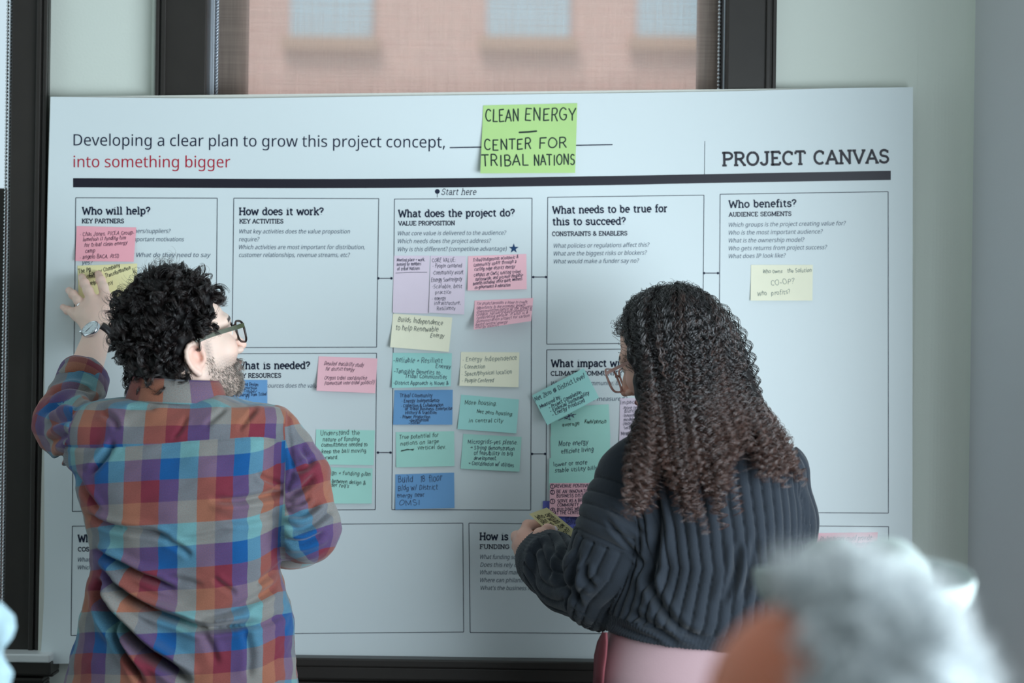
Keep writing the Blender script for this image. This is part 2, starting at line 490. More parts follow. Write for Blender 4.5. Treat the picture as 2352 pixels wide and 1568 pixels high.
class Ink:
    """collects flat lettering in photo pixels, mapped on to a sheet by surf(px,py)->xyz"""
    def __init__(s, surf): s.surf = surf; s.v = []; s.f = []; s.n = 0
    def raw(s, v, f):
        if len(v) == 0: return
        v = np.asarray(v, float)
        s.v.append(v); s.f += [tuple(i + s.n for i in q) for q in f]; s.n += len(v)
    def line(s, pts, w, round_=False):
        v, f = ribbon(np.asarray(pts, float), w, round_); s.raw(v, f)
    def poly(s, pts): s.raw(np.asarray(pts, float), [tuple(range(len(pts)))])
    def disc(s, c, r, n=16): s.poly([(c[0] + r * math.cos(a), c[1] + r * math.sin(a)) for a in np.arange(n) * 2 * math.pi / n])
    def text(s, txt, x0, y0, x1, y1, capx, w, slab=False, slant=0.0, jit=0.0, rng=None, gap=0.06):
        """baseline from (x0,y0) to (x1,y1); capx = cap height in px; w = stroke width px"""
        tot = sum(GLS.get(c, GLS[' '])[0] + gap for c in txt) - gap
        L = math.hypot(x1 - x0, y1 - y0); sx = L / tot; dx, dy = (x1 - x0) / L, (y1 - y0) / L
        x = 0.0
        for c in txt:
            gw, st, sf = GLS.get(c, GLS[' '])
            js = 1 + (rng.uniform(-.16, .16) * jit if jit else 0); jb = rng.uniform(-.1, .1) * jit if jit else 0
            jl = rng.uniform(-.12, .12) * jit if jit else 0
            for k, pl in enumerate(st + (sf if slab else [])):
                q = pl.copy()
                if jit:
                    ph = rng.uniform(0, 6.28, 4)
                    q[:, 0] += .05 * jit * np.sin(q[:, 1] * 5 + ph[0]); q[:, 1] += .05 * jit * np.sin(q[:, 0] * 6 + ph[1])
                    q[:, 1] = q[:, 1] * js + jb
                xx = (x + q[:, 0]) * sx + (q[:, 1] * (slant + jl)) * capx; yy = q[:, 1] * capx
                pts = np.stack([x0 + xx * dx + yy * dy, y0 + xx * dy - yy * dx], 1)
                v, f = ribbon(pts, w * (0.86 if (slab and k >= len(st)) else 1), jit > 0)
                s.raw(v, f)
            x += gw + gap
    def make(s, name, material, parent, **kw):
        v = np.concatenate(s.v); p = s.surf(v[:, 0], v[:, 1])
        return link(name, mesh_np(name, p, s.f, smooth=False), material, parent, **kw)

FONT = None
try:
    fp = os.path.join(bpy.utils.system_resource('DATAFILES'), 'fonts', 'NotoSansMath-Regular.woff2')
    if os.path.exists(fp): FONT = bpy.data.fonts.load(fp)
except Exception: FONT = None
CAPH = []
def sans(ink, txt, x0, y0, x1, y1, size, shear=0.0, offset=0.0):
    """sans lettering of width x0..x1, cap height px"""
    if not CAPH:
        CAPH.append(1.0); t_ = Ink(None); sans(t_, 'H', 0, 0, 1, 0, 1.0); q_ = np.concatenate(t_.v)[:, 1]; CAPH[0] = float(q_.max() - q_.min())
    c = bpy.data.curves.new('t', 'FONT'); c.body = txt; c.size = 1.0; c.shear = shear; c.offset = offset; c.resolution_u = 3
    if FONT: c.font = FONT
    o = bpy.data.objects.new('t', c); COL.objects.link(o)
    dg = bpy.context.evaluated_depsgraph_get(); me = bpy.data.meshes.new_from_object(o.evaluated_get(dg))
    v = np.zeros(len(me.vertices) * 3, np.float32); me.vertices.foreach_get('co', v); v = v.reshape(-1, 3)
    f = [tuple(p.vertices) for p in me.polygons]
    bpy.data.objects.remove(o); bpy.data.meshes.remove(me); bpy.data.curves.remove(c)
    L = math.hypot(x1 - x0, y1 - y0); dx, dy = (x1 - x0) / L, (y1 - y0) / L
    xx = (v[:, 0] - v[:, 0].min()) / (v[:, 0].max() - v[:, 0].min()) * L; yy = v[:, 1] * size / CAPH[0]
    ink.raw(np.stack([x0 + xx * dx + yy * dy, y0 + xx * dy - yy * dx], 1), f)

# ------------------------------------------------------------------ materials
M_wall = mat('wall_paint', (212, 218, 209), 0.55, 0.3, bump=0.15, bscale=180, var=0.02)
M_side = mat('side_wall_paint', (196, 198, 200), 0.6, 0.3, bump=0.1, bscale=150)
M_trim = mat('dark_trim_paint', (46, 42, 39), 0.4, 0.4, bump=0.12, bscale=60, var=0.12, vscale=20)
M_sill = mat('sill_grey', (225, 228, 228), 0.3, 0.5)
M_alu = mat('aluminium', (190, 196, 204), 0.35, 0.5, metal=0.8)
M_bead = mat('steel_beads', (225, 228, 232), 0.12, 0.5, metal=1.0)
M_floor = mat('floor_carpet', (84, 84, 88), 0.9, 0.1, bump=0.5, bscale=400, var=0.15, vscale=40)
M_ceil = mat('ceiling_paint', (215, 217, 215), 0.8, 0.2)
M_foam = mat('foam_board_white', (214, 214, 206), 0.7, 0.3)
M_paper = mat('poster_paper', (217, 226, 228), 0.42, 0.4, var=0.012, vscale=3)
M_ink = mat('navy_print', (24, 34, 58), 0.5, 0.3)
M_inkgrey = mat('slate_print', (62, 82, 104), 0.5, 0.3)
M_inkblack = mat('charcoal_print', (30, 28, 40), 0.4, 0.4)
M_inkred = mat('red_print', (176, 22, 52), 0.5, 0.3)
M_star = mat('blue_print', (20, 62, 104), 0.5, 0.3)
M_brick = bpy.data.materials.new('pink_brick'); M_brick.use_nodes = True
nt = M_brick.node_tree; b = nt.nodes['Principled BSDF']; b.inputs['Roughness'].default_value = .9
bt = nt.nodes.new('ShaderNodeTexBrick'); bt.inputs['Scale'].default_value = 3.0
bt.inputs['Color1'].default_value = rgba((212, 174, 166)); bt.inputs['Color2'].default_value = rgba((204, 168, 162)); bt.inputs['Mortar'].default_value = rgba((214, 188, 180))
tcn = nt.nodes.new('ShaderNodeTexCoord'); mpn = nt.nodes.new('ShaderNodeMapping'); mpn.inputs['Rotation'].default_value = (math.pi / 2, 0, 0)
nt.links.new(tcn.outputs['Object'], mpn.inputs[0]); nt.links.new(mpn.outputs[0], bt.inputs['Vector']); nt.links.new(bt.outputs['Color'], b.inputs['Base Color'])

# ------------------------------------------------------------------ the room
WY = 0.035                                   # wall face behind the board
def XW(px, py=110, Y=WY): return float(P(px, py, Y)[0])
TOPZ, SILLZ = 2.9, float(P(60, 1506, 0.0)[2])
xl0, xl1 = XW(116), XW(361)                  # left pier
xr0, xcorner = XW(1779), XW(2214, 700)
w = MB()
w.box(xl0, xl1, WY, WY + .22, 0, TOPZ)
w.box(xl1 - .001, xr0 + .001, WY, WY + .22, 0, SILLZ - .09)
w.box(-2.6, xl0 + .001, WY, WY + .22, 0, SILLZ - .09)
w.box(-2.6, xr0, WY, WY + .22, 2.62, TOPZ)
w.box(xr0, xcorner + .15, WY, WY + .22, 0, TOPZ)
rr = 0.075; pts = []
for i in range(17):                          # soft rounded inner corner
    a = math.pi / 2 * i / 16
    pts.append((xcorner - rr + rr * math.sin(a) - .002, WY - rr + rr * math.cos(a) - .002))
pts = [(xcorner - rr - .03, WY - .0005), (xcorner - rr - .012, WY - .0012)] + pts
g = np.array([[(x, y, z) for x, y in pts] for z in np.linspace(0, TOPZ, 4)])
w.grid(g); w.make('wall_back', M_wall, kind='structure')
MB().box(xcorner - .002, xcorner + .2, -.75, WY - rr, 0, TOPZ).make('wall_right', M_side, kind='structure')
MB().box(-2.8, -2.6, -6.5, .25, 0, TOPZ).make('wall_left', M_wall, kind='structure')
MB().box(-2.8, 2.6, -6.7, -6.5, 0, TOPZ).make('wall_front', M_wall, kind='structure')
MB().box(-2.8, 2.6, -6.5, .25, -.1, 0).make('floor', M_floor, kind='structure')
MB().box(-2.8, 2.6, -6.5, .25, TOPZ, TOPZ + .1).make('ceiling', M_ceil, kind='structure')
mb = MB(); mb.tube([(xl1 - .004, WY - .002, 0.9), (xl1 - .004, WY - .002, 2.6)], .007, 8)
mb.make('trim_1', M_wall, smooth=True, kind='structure')

def casing(name, x0, x1, z0, z1, inner):
    """dark moulded window casing with a stepped profile; inner=+1 when the window is to its right"""
    q = MB(); y = WY - .026
    q.box(x0, x1, y, WY + .1, z0, z1, .003)
    a = x0 if inner > 0 else x1
    for k, (o, wd_, dy) in enumerate(((0.0, .008, .006), (.012, .010, .009))):
        xa = a + o * inner
        q.box(min(xa, xa + wd_ * inner), max(xa, xa + wd_ * inner), y - dy, y + .01, z0, z1, .002)
    return q.make(name, M_trim, kind='structure')
casing('trim_2', XW(363), XW(478), SILLZ, 2.62, 1)
casing('trim_3', XW(1668), XW(1779), SILLZ, 2.62, -1)
casing('trim_4', XW(33), XW(116), SILLZ, 2.62, -1)
q = MB().box(XW(363), XW(1779), WY - .026, WY + .1, 2.54, 2.62, .003); q.make('trim_5', M_trim, kind='structure')

# centre window: glass, frame, roller shade with zip rails and chains
gx0, gx1 = XW(478), XW(1668)
win = MB(); fy = WY + .085
win.box(gx0, XW(566, 110, .13), fy, fy + .05, SILLZ, 2.6); win.box(XW(1603, 110, .13), gx1, fy, fy + .05, SILLZ, 2.6)
win.box(gx0, gx1, fy, fy + .05, SILLZ - .02, SILLZ + .06); win.box(gx0, gx1, fy, fy + .05, 2.55, 2.62)
w1 = win.make('window_1', M_trim, kind='structure')
M_glass = bpy.data.materials.new('window_glass'); M_glass.use_nodes = True
nt = M_glass.node_tree; nt.nodes.remove(nt.nodes['Principled BSDF'])
tr = nt.nodes.new('ShaderNodeBsdfTransparent'); gl = nt.nodes.new('ShaderNodeBsdfGlossy'); gl.inputs['Roughness'].default_value = .02
fr = nt.nodes.new('ShaderNodeFresnel'); fr.inputs[0].default_value = 1.4; mx = nt.nodes.new('ShaderNodeMixShader')
nt.links.new(fr.outputs[0], mx.inputs[0]); nt.links.new(tr.outputs[0], mx.inputs[1]); nt.links.new(gl.outputs[0], mx.inputs[2])
nt.links.new(mx.outputs[0], nt.nodes['Material Output'].inputs[0])
MB().box(gx0 + .02, gx1 - .02, fy + .022, fy + .026, SILLZ, 2.6).make('window_pane', M_glass, w1)
M_shade = bpy.data.materials.new('shade_fabric'); M_shade.use_nodes = True
nt = M_shade.node_tree; nt.nodes.remove(nt.nodes['Principled BSDF'])
df = nt.nodes.new('ShaderNodeBsdfDiffuse'); tl = nt.nodes.new('ShaderNodeBsdfTranslucent'); tr = nt.nodes.new('ShaderNodeBsdfTransparent')
df.inputs[0].default_value = rgba((196, 176, 164)); tl.inputs[0].default_value = rgba((236, 222, 212)); tr.inputs[0].default_value = (1, .97, .94, 1)
m1 = nt.nodes.new('ShaderNodeMixShader'); m1.inputs[0].default_value = .5
m2 = nt.nodes.new('ShaderNodeMixShader')
tc = nt.nodes.new('ShaderNodeTexCoord')
def stripes(sc, rot):
    mp = nt.nodes.new('ShaderNodeMapping'); mp.inputs['Scale'].default_value = sc; mp.inputs['Rotation'].default_value = rot
    n = nt.nodes.new('ShaderNodeTexNoise'); n.inputs['Scale'].default_value = 1.0; n.inputs['Detail'].default_value = 2
    nt.links.new(tc.outputs['Object'], mp.inputs[0]); nt.links.new(mp.outputs[0], n.inputs['Vector']); return n.outputs['Fac']
ad = nt.nodes.new('ShaderNodeMath'); ad.operation = 'ADD'
nt.links.new(stripes((240, 240, 8), (0, 0, 0)), ad.inputs[0]); nt.links.new(stripes((6, 6, 420), (0, 0, 0)), ad.inputs[1])
rp = nt.nodes.new('ShaderNodeMapRange'); rp.inputs[1].default_value = .7; rp.inputs[2].default_value = 1.3; rp.inputs[3].default_value = .34; rp.inputs[4].default_value = .52
nt.links.new(ad.outputs[0], rp.inputs[0])
nt.links.new(df.outputs[0], m1.inputs[1]); nt.links.new(tl.outputs[0], m1.inputs[2])
nt.links.new(rp.outputs[0], m2.inputs[0]); nt.links.new(m1.outputs[0], m2.inputs[1]); nt.links.new(tr.outputs[0], m2.inputs[2])
nt.links.new(m2.outputs[0], nt.nodes['Material Output'].inputs[0])
sy = WY + .055
sh = thing('roller_shade', (0, sy, SILLZ), 'brown see-through woven roller shade pulled down in the centre window', 'window shade')
ns = 60; xs = np.linspace(XW(500, 110, sy), XW(1652, 110, sy), ns)
g = np.array([[(x, sy + .0015 * math.sin(x * 9), z) for x in xs] for z in np.linspace(SILLZ + .02, 2.55, 12)])
mb = MB(); mb.grid(g); mb.make('shade_cloth', M_shade, sh, smooth=True)
for a, b_ in ((480, 496), (1659, 1667)):
    mb = MB(); mb.box(XW(a, 110, sy), XW(b_, 110, sy), sy - .022, sy + .02, SILLZ, 2.55, .002)
    mb.box(XW((a + b_) / 2 - 2, 110, sy), XW((a + b_) / 2 + 1, 110, sy), sy - .025, sy - .02, SILLZ, 2.55)
    mb.make('side_rail', M_alu, sh)
def bead_chain(name, px, py0, py1, Y, r, parent=None, **kw):
    q = MB(); x = XW(px, 110, Y); z0 = float(P(px, py1, Y)[2]); z1 = float(P(px, py0, Y)[2]); z = z0
    while z < z1: q.ball((x, Y, z), r, 8, 5); z += r * 2.25
    q.tube([(x, Y, z0), (x, Y, z1)], r * .3, 5)
    return q.make(name, M_bead, parent, smooth=True, **kw)
q = MB(); x = XW(499, 110, sy - .012); t = np.linspace(0, 1, 500)
for ph in (0, math.pi): q.tube(np.stack([x + .0022 * np.cos(t * 700 + ph), sy - .012 + .0022 * np.sin(t * 700 + ph), SILLZ + t * 1.5], 1), .002, 5)
q.make('zip_edge', M_alu, sh, smooth=True)
bead_chain('bead_chain', 1651, -90, 300, sy - .02, .0036, sh)

# left window at the edge of the frame
lw = MB(); lx1 = XW(33)
lw.box(lx1 - .02, lx1, fy - .03, fy + .04, SILLZ, 2.6, .003)
lw.box(-2.5, XW(8, 450, .1), fy, fy + .04, SILLZ - .02, float(P(5, 432, .12)[2]), .003)
lw.box(-2.5, lx1, fy, fy + .04, 2.55, 2.62)
w2 = lw.make('window_2', M_trim, kind='structure')
MB().box(-2.5, lx1 - .02, fy + .022, fy + .026, SILLZ, 2.6).make('window_pane', M_glass, w2)
q = MB(); q.box(XW(24, 300, .09), XW(31, 300, .09), .07, .1, SILLZ, 2.55, .002); q.make('side_rail', M_alu, w2)
c = thing('shade_chain', P(15, 1395, .06), 'looped steel bead chain hanging beside the leftmost dark window casing', 'chain')
for i, px in enumerate((17, 24)):
    bead_chain('bead_strand', px, -90, 1395, .055 + .01 * i, .0034, c)

# sills and aprons
def sill(name, x0, x1, white):
    q = MB()
    if white: q.box(x0, x1, -.052, .1, SILLZ - .006, SILLZ + .012, .004)
    q2 = MB(); z = SILLZ - .006
    if not white: q2.box(x0, x1, -.05, .1, z, z + .018, .004)
    for dz0, dz1, dy in ((0, .026, -.045), (.026, .034, -.022), (.034, .043, -.034), (.043, .051, -.018), (.051, .16, -.010)):
        q2.box(x0 + (0 if dz0 < .03 else .02), x1 - (0 if dz0 < .03 else .02), dy, WY + .02, z - dz1, z - dz0, .003)
    o = q2.make(name, M_trim, kind='structure')
    if white: q.make('sill_board', M_sill, o)
sill('trim_6', -2.55, XW(136, 1530), True)
sill('trim_7', XW(330, 1530), XW(1800, 1530), False)

# building across the street, seen through the glass
BY = 9.0
def BX(px, py): v = P(px, py, BY); return float(v[0]), float(v[2])
bl = thing('building', (0, BY, -6), 'pink brick building across the street seen blurred through the shade', 'building')
MB().box(-3.0, 9, BY, BY + .4, -6, 9).make('wall', M_brick, bl)
M_bwin = mat('far_window_glass', (170, 205, 222), 0.15, 0.6)
M_bsill = mat('far_window_sill', (176, 148, 132), .8)
for k, (a, b_) in enumerate(((668, 856), (1118, 1308), (1462, 1640), (1860, 2040))):
    x0, z0 = BX(a, 88); x1, _ = BX(b_, 88); z1 = z0 + .62
    f = MB().box(x0, x1, BY - .05, BY, z0 - .06 * 0, z1, .01).make('window', M_bwin, bl)
    MB().box(x0 - .05, x1 + .05, BY - .12, BY, z0 - .09, z0, .01).make('window_sill', M_bsill, f)

# ------------------------------------------------------------------ foam board and poster
def board_pts(pairs, n): return cr(np.array(pairs, float), n)
Lf = board_pts([(115, 222), (108, 500), (99, 920), (91, 1300), (87, 1512)], 40)
Lp = board_pts([(116, 222), (109, 500), (102, 920), (102, 1300), (100, 1400), (92, 1524)], 40)
Rp = board_pts([(2097, 200), (2096, 700), (2095, 1285), (2088, 1522)], 40)
Tp = board_pts([(116, 222), (490, 226), (800, 222), (1100, 218), (1650, 210), (1900, 203), (2097, 200)], 60)
Bp = board_pts([(92, 1524), (500, 1522), (900, 1517), (1200, 1515), (1500, 1520), (2088, 1522)], 60)
def poster_y(px, py):
    px = np.asarray(px, float); py = np.asarray(py, float)
    y = -.0045 - .0022 * np.sin(px / 330.0 + .6) - .0015 * np.sin(py / 260.0)
    y = y - .012 * np.clip((py - 1390) / 130, 0, 1) ** 2 * np.clip(1 - (px - 90) / 500, 0, 1)
    return y - .004
def poster_surf(off):
    return lambda px, py: P(px, py, poster_y(px, py) - off)
q = MB(); n = len(Lf)
fb = np.array([P(Lf[:, 0], Lf[:, 1], -.002), P(Rp[:, 0] - 3, Rp[:, 1], -.002), P(Rp[:, 0] - 3, Rp[:, 1], .006), P(Lf[:, 0], Lf[:, 1], .006)])
V = fb.reshape(-1, 3); Fc = []
for i in range(n - 1):
    for k in range(4): Fc.append((k * n + i, k * n + i + 1, ((k + 1) % 4) * n + i + 1, ((k + 1) % 4) * n + i))
Fc += [(0, n, 2 * n, 3 * n), (n - 1, 4 * n - 1, 3 * n - 1, 2 * n - 1)]
q.add(V, Fc); fbo = q.make('foam_board', M_foam, label='white foam board behind the large printed poster', cat='board')
fbo['label'] = 'thin white foam board leaning behind the printed poster, edge showing at left'
uu = np.linspace(0, 1, 60)
g = np.zeros((40, 60, 2))
for i in range(40):
    v = i / 39
    for k in (0, 1):
        t_ = Tp[:, k]; b_ = Bp[:, k]; l_ = Lp[i, k]; r_ = Rp[i, k]
        g[i, :, k] = (1 - v) * t_ + v * b_ + (1 - uu) * l_ + uu * r_ - ((1 - uu) * (1 - v) * Tp[0, k] + uu * (1 - v) * Tp[-1, k] + (1 - uu) * v * Bp[0, k] + uu * v * Bp[-1, k])
poster = thing('poster', P(1100, 1520, -.006), 'large white printed planning poster on the wall between the two standing people', 'poster')
q = MB(); q.grid(poster_surf(0)(g[..., 0], g[..., 1])); psheet = q.make('paper_sheet', M_paper, poster, smooth=True)

ps = poster_surf(.0005)
ink = Ink(ps)
bar = [(168, 409), (700, 411), (1060, 409), (1460, 403), (1560, 401), (2046, 392)]; barb = [(168, 430), (700, 432), (1060, 430), (1460, 424), (1560, 421.5), (2046, 413)]
bar = cr(bar, 60); barb = cr(barb, 60)
for i in range(59): ink.poly([bar[i], bar[i + 1], barb[i + 1], barb[i]])
ink.make('header_bar', M_inkblack, poster)
ink = Ink(ps); sans(ink, 'Developing a clear plan to grow this project concept,', 169, 334, 1022, 339, 26, 0, 0.0)
ink.line([(1033, 339), (1230, 335.5), (1407, 332)], 2.6); ink.make('title', M_ink, poster)
ink = Ink(ps); sans(ink, 'into something bigger', 169, 384, 529, 384.5, 26, 0, 0.0); ink.make('subtitle', M_inkred, poster)
ink = Ink(ps); ink.text('PROJECT CANVAS', 1659, 380, 2043, 373, 29, 5.7, slab=True); ink.make('heading', M_inkblack, poster)
ink = Ink(ps); ink.line([(1619, 324), (1618, 401)], 1.1); ink.make('divider_line', M_ink, poster)
ink = Ink(ps); ink.text('Start here', 1013, 447, 1093, 447, 13.5, 1.5, slab=True, slant=.22); ink.disc((1004.5, 439.5), 5.6); ink.line([(1004.5, 439), (1004.5, 453)], 1.3); ink.make('start_marker', M_ink, poster)
ink = Ink(ps); ink.poly([(1180 + (11.8 if i % 2 == 0 else 4.8) * math.sin(i * math.pi / 5), 570.5 - (11.8 if i % 2 == 0 else 4.8) * math.cos(i * math.pi / 5)) for i in range(10)]); ink.make('star', M_star, poster)
BOX = [[(174, 454), (499, 455), (493, 1172), (166, 1174)], [(537, 455), (870, 456), (865, 797), (533, 798)], [(533, 812), (865, 811), (862, 1170), (529, 1172)],
       [(906, 457), (1222, 455), (1219, 1171), (900, 1170)], [(1258, 453), (1617, 448), (1614, 787), (1256, 790)], [(1256, 803), (1613, 800), (1612, 1175), (1254, 1172)],
       [(1654, 446), (2040, 440), (2040.5, 1178), (1650, 1176)], [(166, 1208), (1063, 1201), (1065, 1451), (163, 1459)], [(1077, 1201), (2041, 1209), (2039, 1460), (1080, 1452)]]
for bx in BOX:
    ink = Ink(ps)
    for i in range(4):
        a, b_ = np.array(bx[i], float), np.array(bx[(i + 1) % 4], float)
        ink.line([a + (b_ - a) * t for t in np.linspace(0, 1, 12)], 1.5)
    ink.make('box_outline', M_ink, poster)
ink = Ink(ps)
for a, b_ in (((867, 639), (901, 639)), ((866, 1039), (899, 1039)), ((1223, 636), (1256, 636)), ((1220, 1042), (1254, 1042)), ((1615, 627), (1651, 627))):
    ink = Ink(ps); ink.line([a, b_], 2); ink.disc((a[0] + 2, a[1]), 3, 10); ink.disc((b_[0] - 2, b_[1]), 3, 10); ink.make('connector_arrow', M_ink, poster)
HEAD = [('Who will help?', 189, 492, 345, 491.5), ('How does it work?', 549, 493, 743, 493), ('What is needed?', 543, 847, 712, 846.5), ('What does the project do?', 915, 498, 1182, 496),
        ('What needs to be true for', 1269, 490, 1533, 486), ('this to succeed?', 1269, 516.5, 1437, 515), ('Who benefits?', 1674, 476.5, 1829, 474), ('What impact will it have?', 1266, 842, 1524, 841),
        ('What are the costs?', 179, 1244, 365, 1243), ('How is this funded?', 1101.5, 1239, 1298, 1240)]
SUB = [('KEY PARTNERS', 188, 512, 285, 512), ('KEY ACTIVITIES', 550, 512.5, 651, 512.5), ('KEY RESOURCES', 540, 867, 646, 866.5), ('VALUE PROPOSITION', 915, 517.5, 1045, 516.5),
       ('CONSTRAINTS & ENABLERS', 1268, 541.5, 1441, 540), ('AUDIENCE SEGMENTS', 1674, 497, 1818, 495), ('CLIMATE, COMMUNITY', 1265, 862, 1430, 861), ('COST STRUCTURE', 179, 1265.5, 300, 1265), ('FUNDING & REVENUE', 1102, 1259.5, 1262, 1260)]
BODY = [('Who are your key partners/suppliers?', 188, 535, 392, 535), ('What are their most important motivations', 188, 554, 423, 554), ('Why get involved? What do they need to say', 188, 590, 484, 590), ('yes?', 187, 607, 213, 607),
        ('What key activities does the value proposition', 550, 536, 804, 536), ('require?', 549, 554, 596, 554), ('Which activities are most important for distribution,', 549, 572, 838, 572), ('customer relationships, revenue streams, etc?', 549, 590, 804, 590),
        ('What core value is delivered to the audience?', 914, 540.5, 1163, 539), ('Which needs does the project address?', 914, 558.5, 1128, 557.5), ('Why is this different? (competitive advantage)', 914, 577, 1164, 575.5),
        ('What policies or regulations affect this?', 1272, 569, 1492, 566.5), ('What are the biggest risks or blockers?', 1272, 587, 1486, 584.5), ('What would make a funder say no?', 1272, 605, 1468, 603),
        ('Which groups is the project creating value for?', 1674, 521, 1943, 517), ('Who is the most important audience?', 1674, 539, 1890, 536), ('What is the ownership model?', 1674, 557, 1848, 555), ('Who gets returns from project success?', 1674, 575, 1900, 572), ('What does IP look like?', 1674, 593, 1805, 591),
        ('What key resources does the value', 546, 890, 735, 890), ('What climate, community, &', 1266, 885, 1422, 884), ('How will that be measured?', 1266, 921, 1441, 920),
        ('What are the largest costs?', 179, 1289.5, 330, 1289), ('Which resources cost most?', 179, 1307.5, 325, 1307),
        ('What funding sources are there?', 1103, 1283, 1268, 1284), ('Does this rely on grants?', 1103, 1301, 1240, 1302), ('What would make it possible?', 1103, 1318.5, 1260, 1319), ('Where can philanthropy help?', 1103, 1336.5, 1262, 1337), ("What's the business model?", 1104, 1354.5, 1252, 1355)]
ink = Ink(ps)
for t_, a, b_, c_, d_ in HEAD:
    ink = Ink(ps); ink.text(t_, a, b_, c_, d_, 15.5, 3.3, slab=True, gap=.05); ink.make('heading', M_ink, poster)
ink = Ink(ps)
for t_, a, b_, c_, d_ in SUB:
    ink = Ink(ps); ink.text(t_, a, b_, c_, d_, 9.2, 2.0, slab=True, gap=.03); ink.make('subheading', M_ink, poster)
ink = Ink(ps)
for t_, a, b_, c_, d_ in BODY: sans(ink, t_, a, b_, c_, d_, 9.6, .22, 0.0)
ink.make('question_text', M_inkgrey, poster)

# ------------------------------------------------------------------ sticky notes
NC = dict(pink=(250, 196, 206), rose=(244, 172, 184), lav=(230, 214, 228), yellow=(240, 232, 178), cream=(246, 243, 218), teal=(176, 228, 216), aqua=(170, 226, 220), blue=(118, 168, 216), green=(182, 216, 142), indigo=(104, 108, 184))
NM = {k: mat('note_' + k, v, .75, .2, var=.03, vscale=30) for k, v in NC.items()}
PEN = dict(black=mat('black_marker', (22, 26, 30), .5), navy=mat('navy_pen', (28, 30, 66), .5), green=mat('dark_green_marker', (18, 44, 34), .5), purple=mat('purple_pen', (92, 52, 92), .5), grey=mat('grey_pen', (74, 96, 90), .5), plum=mat('plum_pen', (72, 34, 62), .5))
def note(label, color, pen, TL, TR, BR, BL, lines, lay=0, lift=(.006, .004), w=1.25, jit=.8, slant=.12, extra=(), group='sticky notes on the poster', depth0=None, capx=None, seed=None):
    rg = np.random.default_rng(seed if seed is not None else int(TL[0] * 7 + TL[1]))
    TL, TR, BR, BL = (np.array(q, float) for q in (TL, TR, BR, BL))
    def q2uv(px, py):
        u = np.full(np.shape(px), .5); v = np.full(np.shape(px), .5)
        for _ in range(6):
            p = np.stack([np.asarray(px, float), np.asarray(py, float)], -1)
            f = ((1 - u) * (1 - v))[..., None] * TL + (u * (1 - v))[..., None] * TR + (u * v)[..., None] * BR + ((1 - u) * v)[..., None] * BL - p
            du = (1 - v)[..., None] * (TR - TL) + v[..., None] * (BR - BL); dv = (1 - u)[..., None] * (BL - TL) + u[..., None] * (BR - TR)
            det = du[..., 0] * dv[..., 1] - du[..., 1] * dv[..., 0]
            u = u - (f[..., 0] * dv[..., 1] - f[..., 1] * dv[..., 0]) / det; v = v - (du[..., 0] * f[..., 1] - du[..., 1] * f[..., 0]) / det
        return u, v
    wob = rg.uniform(-1, 1, 2)
    def surf(off):
        def s(px, py):
            u, v = q2uv(px, py); vv = np.clip(v - .12, 0, 2) / .88
            l = vv ** 1.7 * (lift[0] * (1 - u) + lift[1] * u) + .0008 * np.sin(u * 3 + wob[0]) * vv + .003 * np.clip(u - .82, 0, 1) * abs(wob[1])
            base = poster_y(px, py) if depth0 is None else depth0(u, v)
            return P(px, py, base - .0012 - .0011 * lay - l - off)
        return s
    uu = np.linspace(0, 1, 15)[None, :]; vv = np.linspace(0, 1, 11)[:, None]
    g = ((1 - uu) * (1 - vv))[..., None] * TL + (uu * (1 - vv))[..., None] * TR + (uu * vv)[..., None] * BR + ((1 - uu) * vv)[..., None] * BL
    t = thing('sticky_note', surf(0)(np.array([(TL[0] + BR[0]) / 2]), np.array([(TL[1] + BR[1]) / 2]))[0], label, 'sticky note', group)
    q = MB(); q.grid(surf(0)(g[..., 0], g[..., 1])); o = q.make('paper', NM[color], t, smooth=True)
    ink = Ink(surf(.0004))
    for ln in lines:
        tx, x0, y0, x1, y1 = ln[:5]; cp = ln[5] if len(ln) > 5 else (capx or 8.5)
        ink.text(tx, x0, y0, x1, y1, cp, w * .76, slant=slant, jit=jit, rng=rg, gap=.07)
    for e in extra: ink.line(e, w, True)
    if ink.n: ink.make('handwriting', PEN[pen], t)
    return t
def circ(x, y, r): return [(x + r * math.cos(a), y - r * math.sin(a)) for a in np.linspace(0, 6.3, 14)]

note('large lime green sticky note reading CLEAN ENERGY CENTER FOR TRIBAL NATIONS above the header bar', 'green', 'green', (1110, 242), (1326, 237), (1321, 397), (1103, 398),
     [('CLEAN', 1115, 279, 1193, 277, 26), ('ENERGY', 1204, 277, 1323, 276, 27), ('CENTER', 1112, 345, 1221, 341, 23), ('FOR', 1237, 341, 1303, 339, 23), ('TRIBAL', 1106, 382, 1214, 379, 25), ('NATIONS', 1225, 380, 1321, 377, 24)],
     lift=(.016, .004), w=4.0, jit=.35, slant=.03, extra=([(1193, 304), (1213, 303), (1232, 301)],))
note('rose sticky note under Key Partners mentioning tribal clean energy camp', 'rose', 'plum', (176, 519), (313, 522), (307, 601), (173, 599),
     [('\u00b7 Chas Jones, PICEA Group-', 183, 542, 308, 538), ('lamelson is funding him', 190, 554, 289, 549), ('for tribal clean energy', 193, 567, 292, 561), ('camp', 195, 581, 218, 579), ('\u00b7 angelo BACA, RISD', 183, 594, 273, 592)], lift=(.006, .006), slant=.25)
note('yellow sticky note pressed on by the hand of the man in plaid', 'yellow', 'black', (178, 610), (315, 605), (315, 682), (181, 690),
     [('The Pg', 180, 628, 208, 622), ('Energy Company', 205, 634, 276, 612), ('clean', 199, 640, 218, 636), ('with Transformation', 222, 645, 300, 618), ('helping', 205, 656, 232, 648), ('any', 244, 658, 260, 650)], lift=(.003, .008), w=1.5, slant=.2)
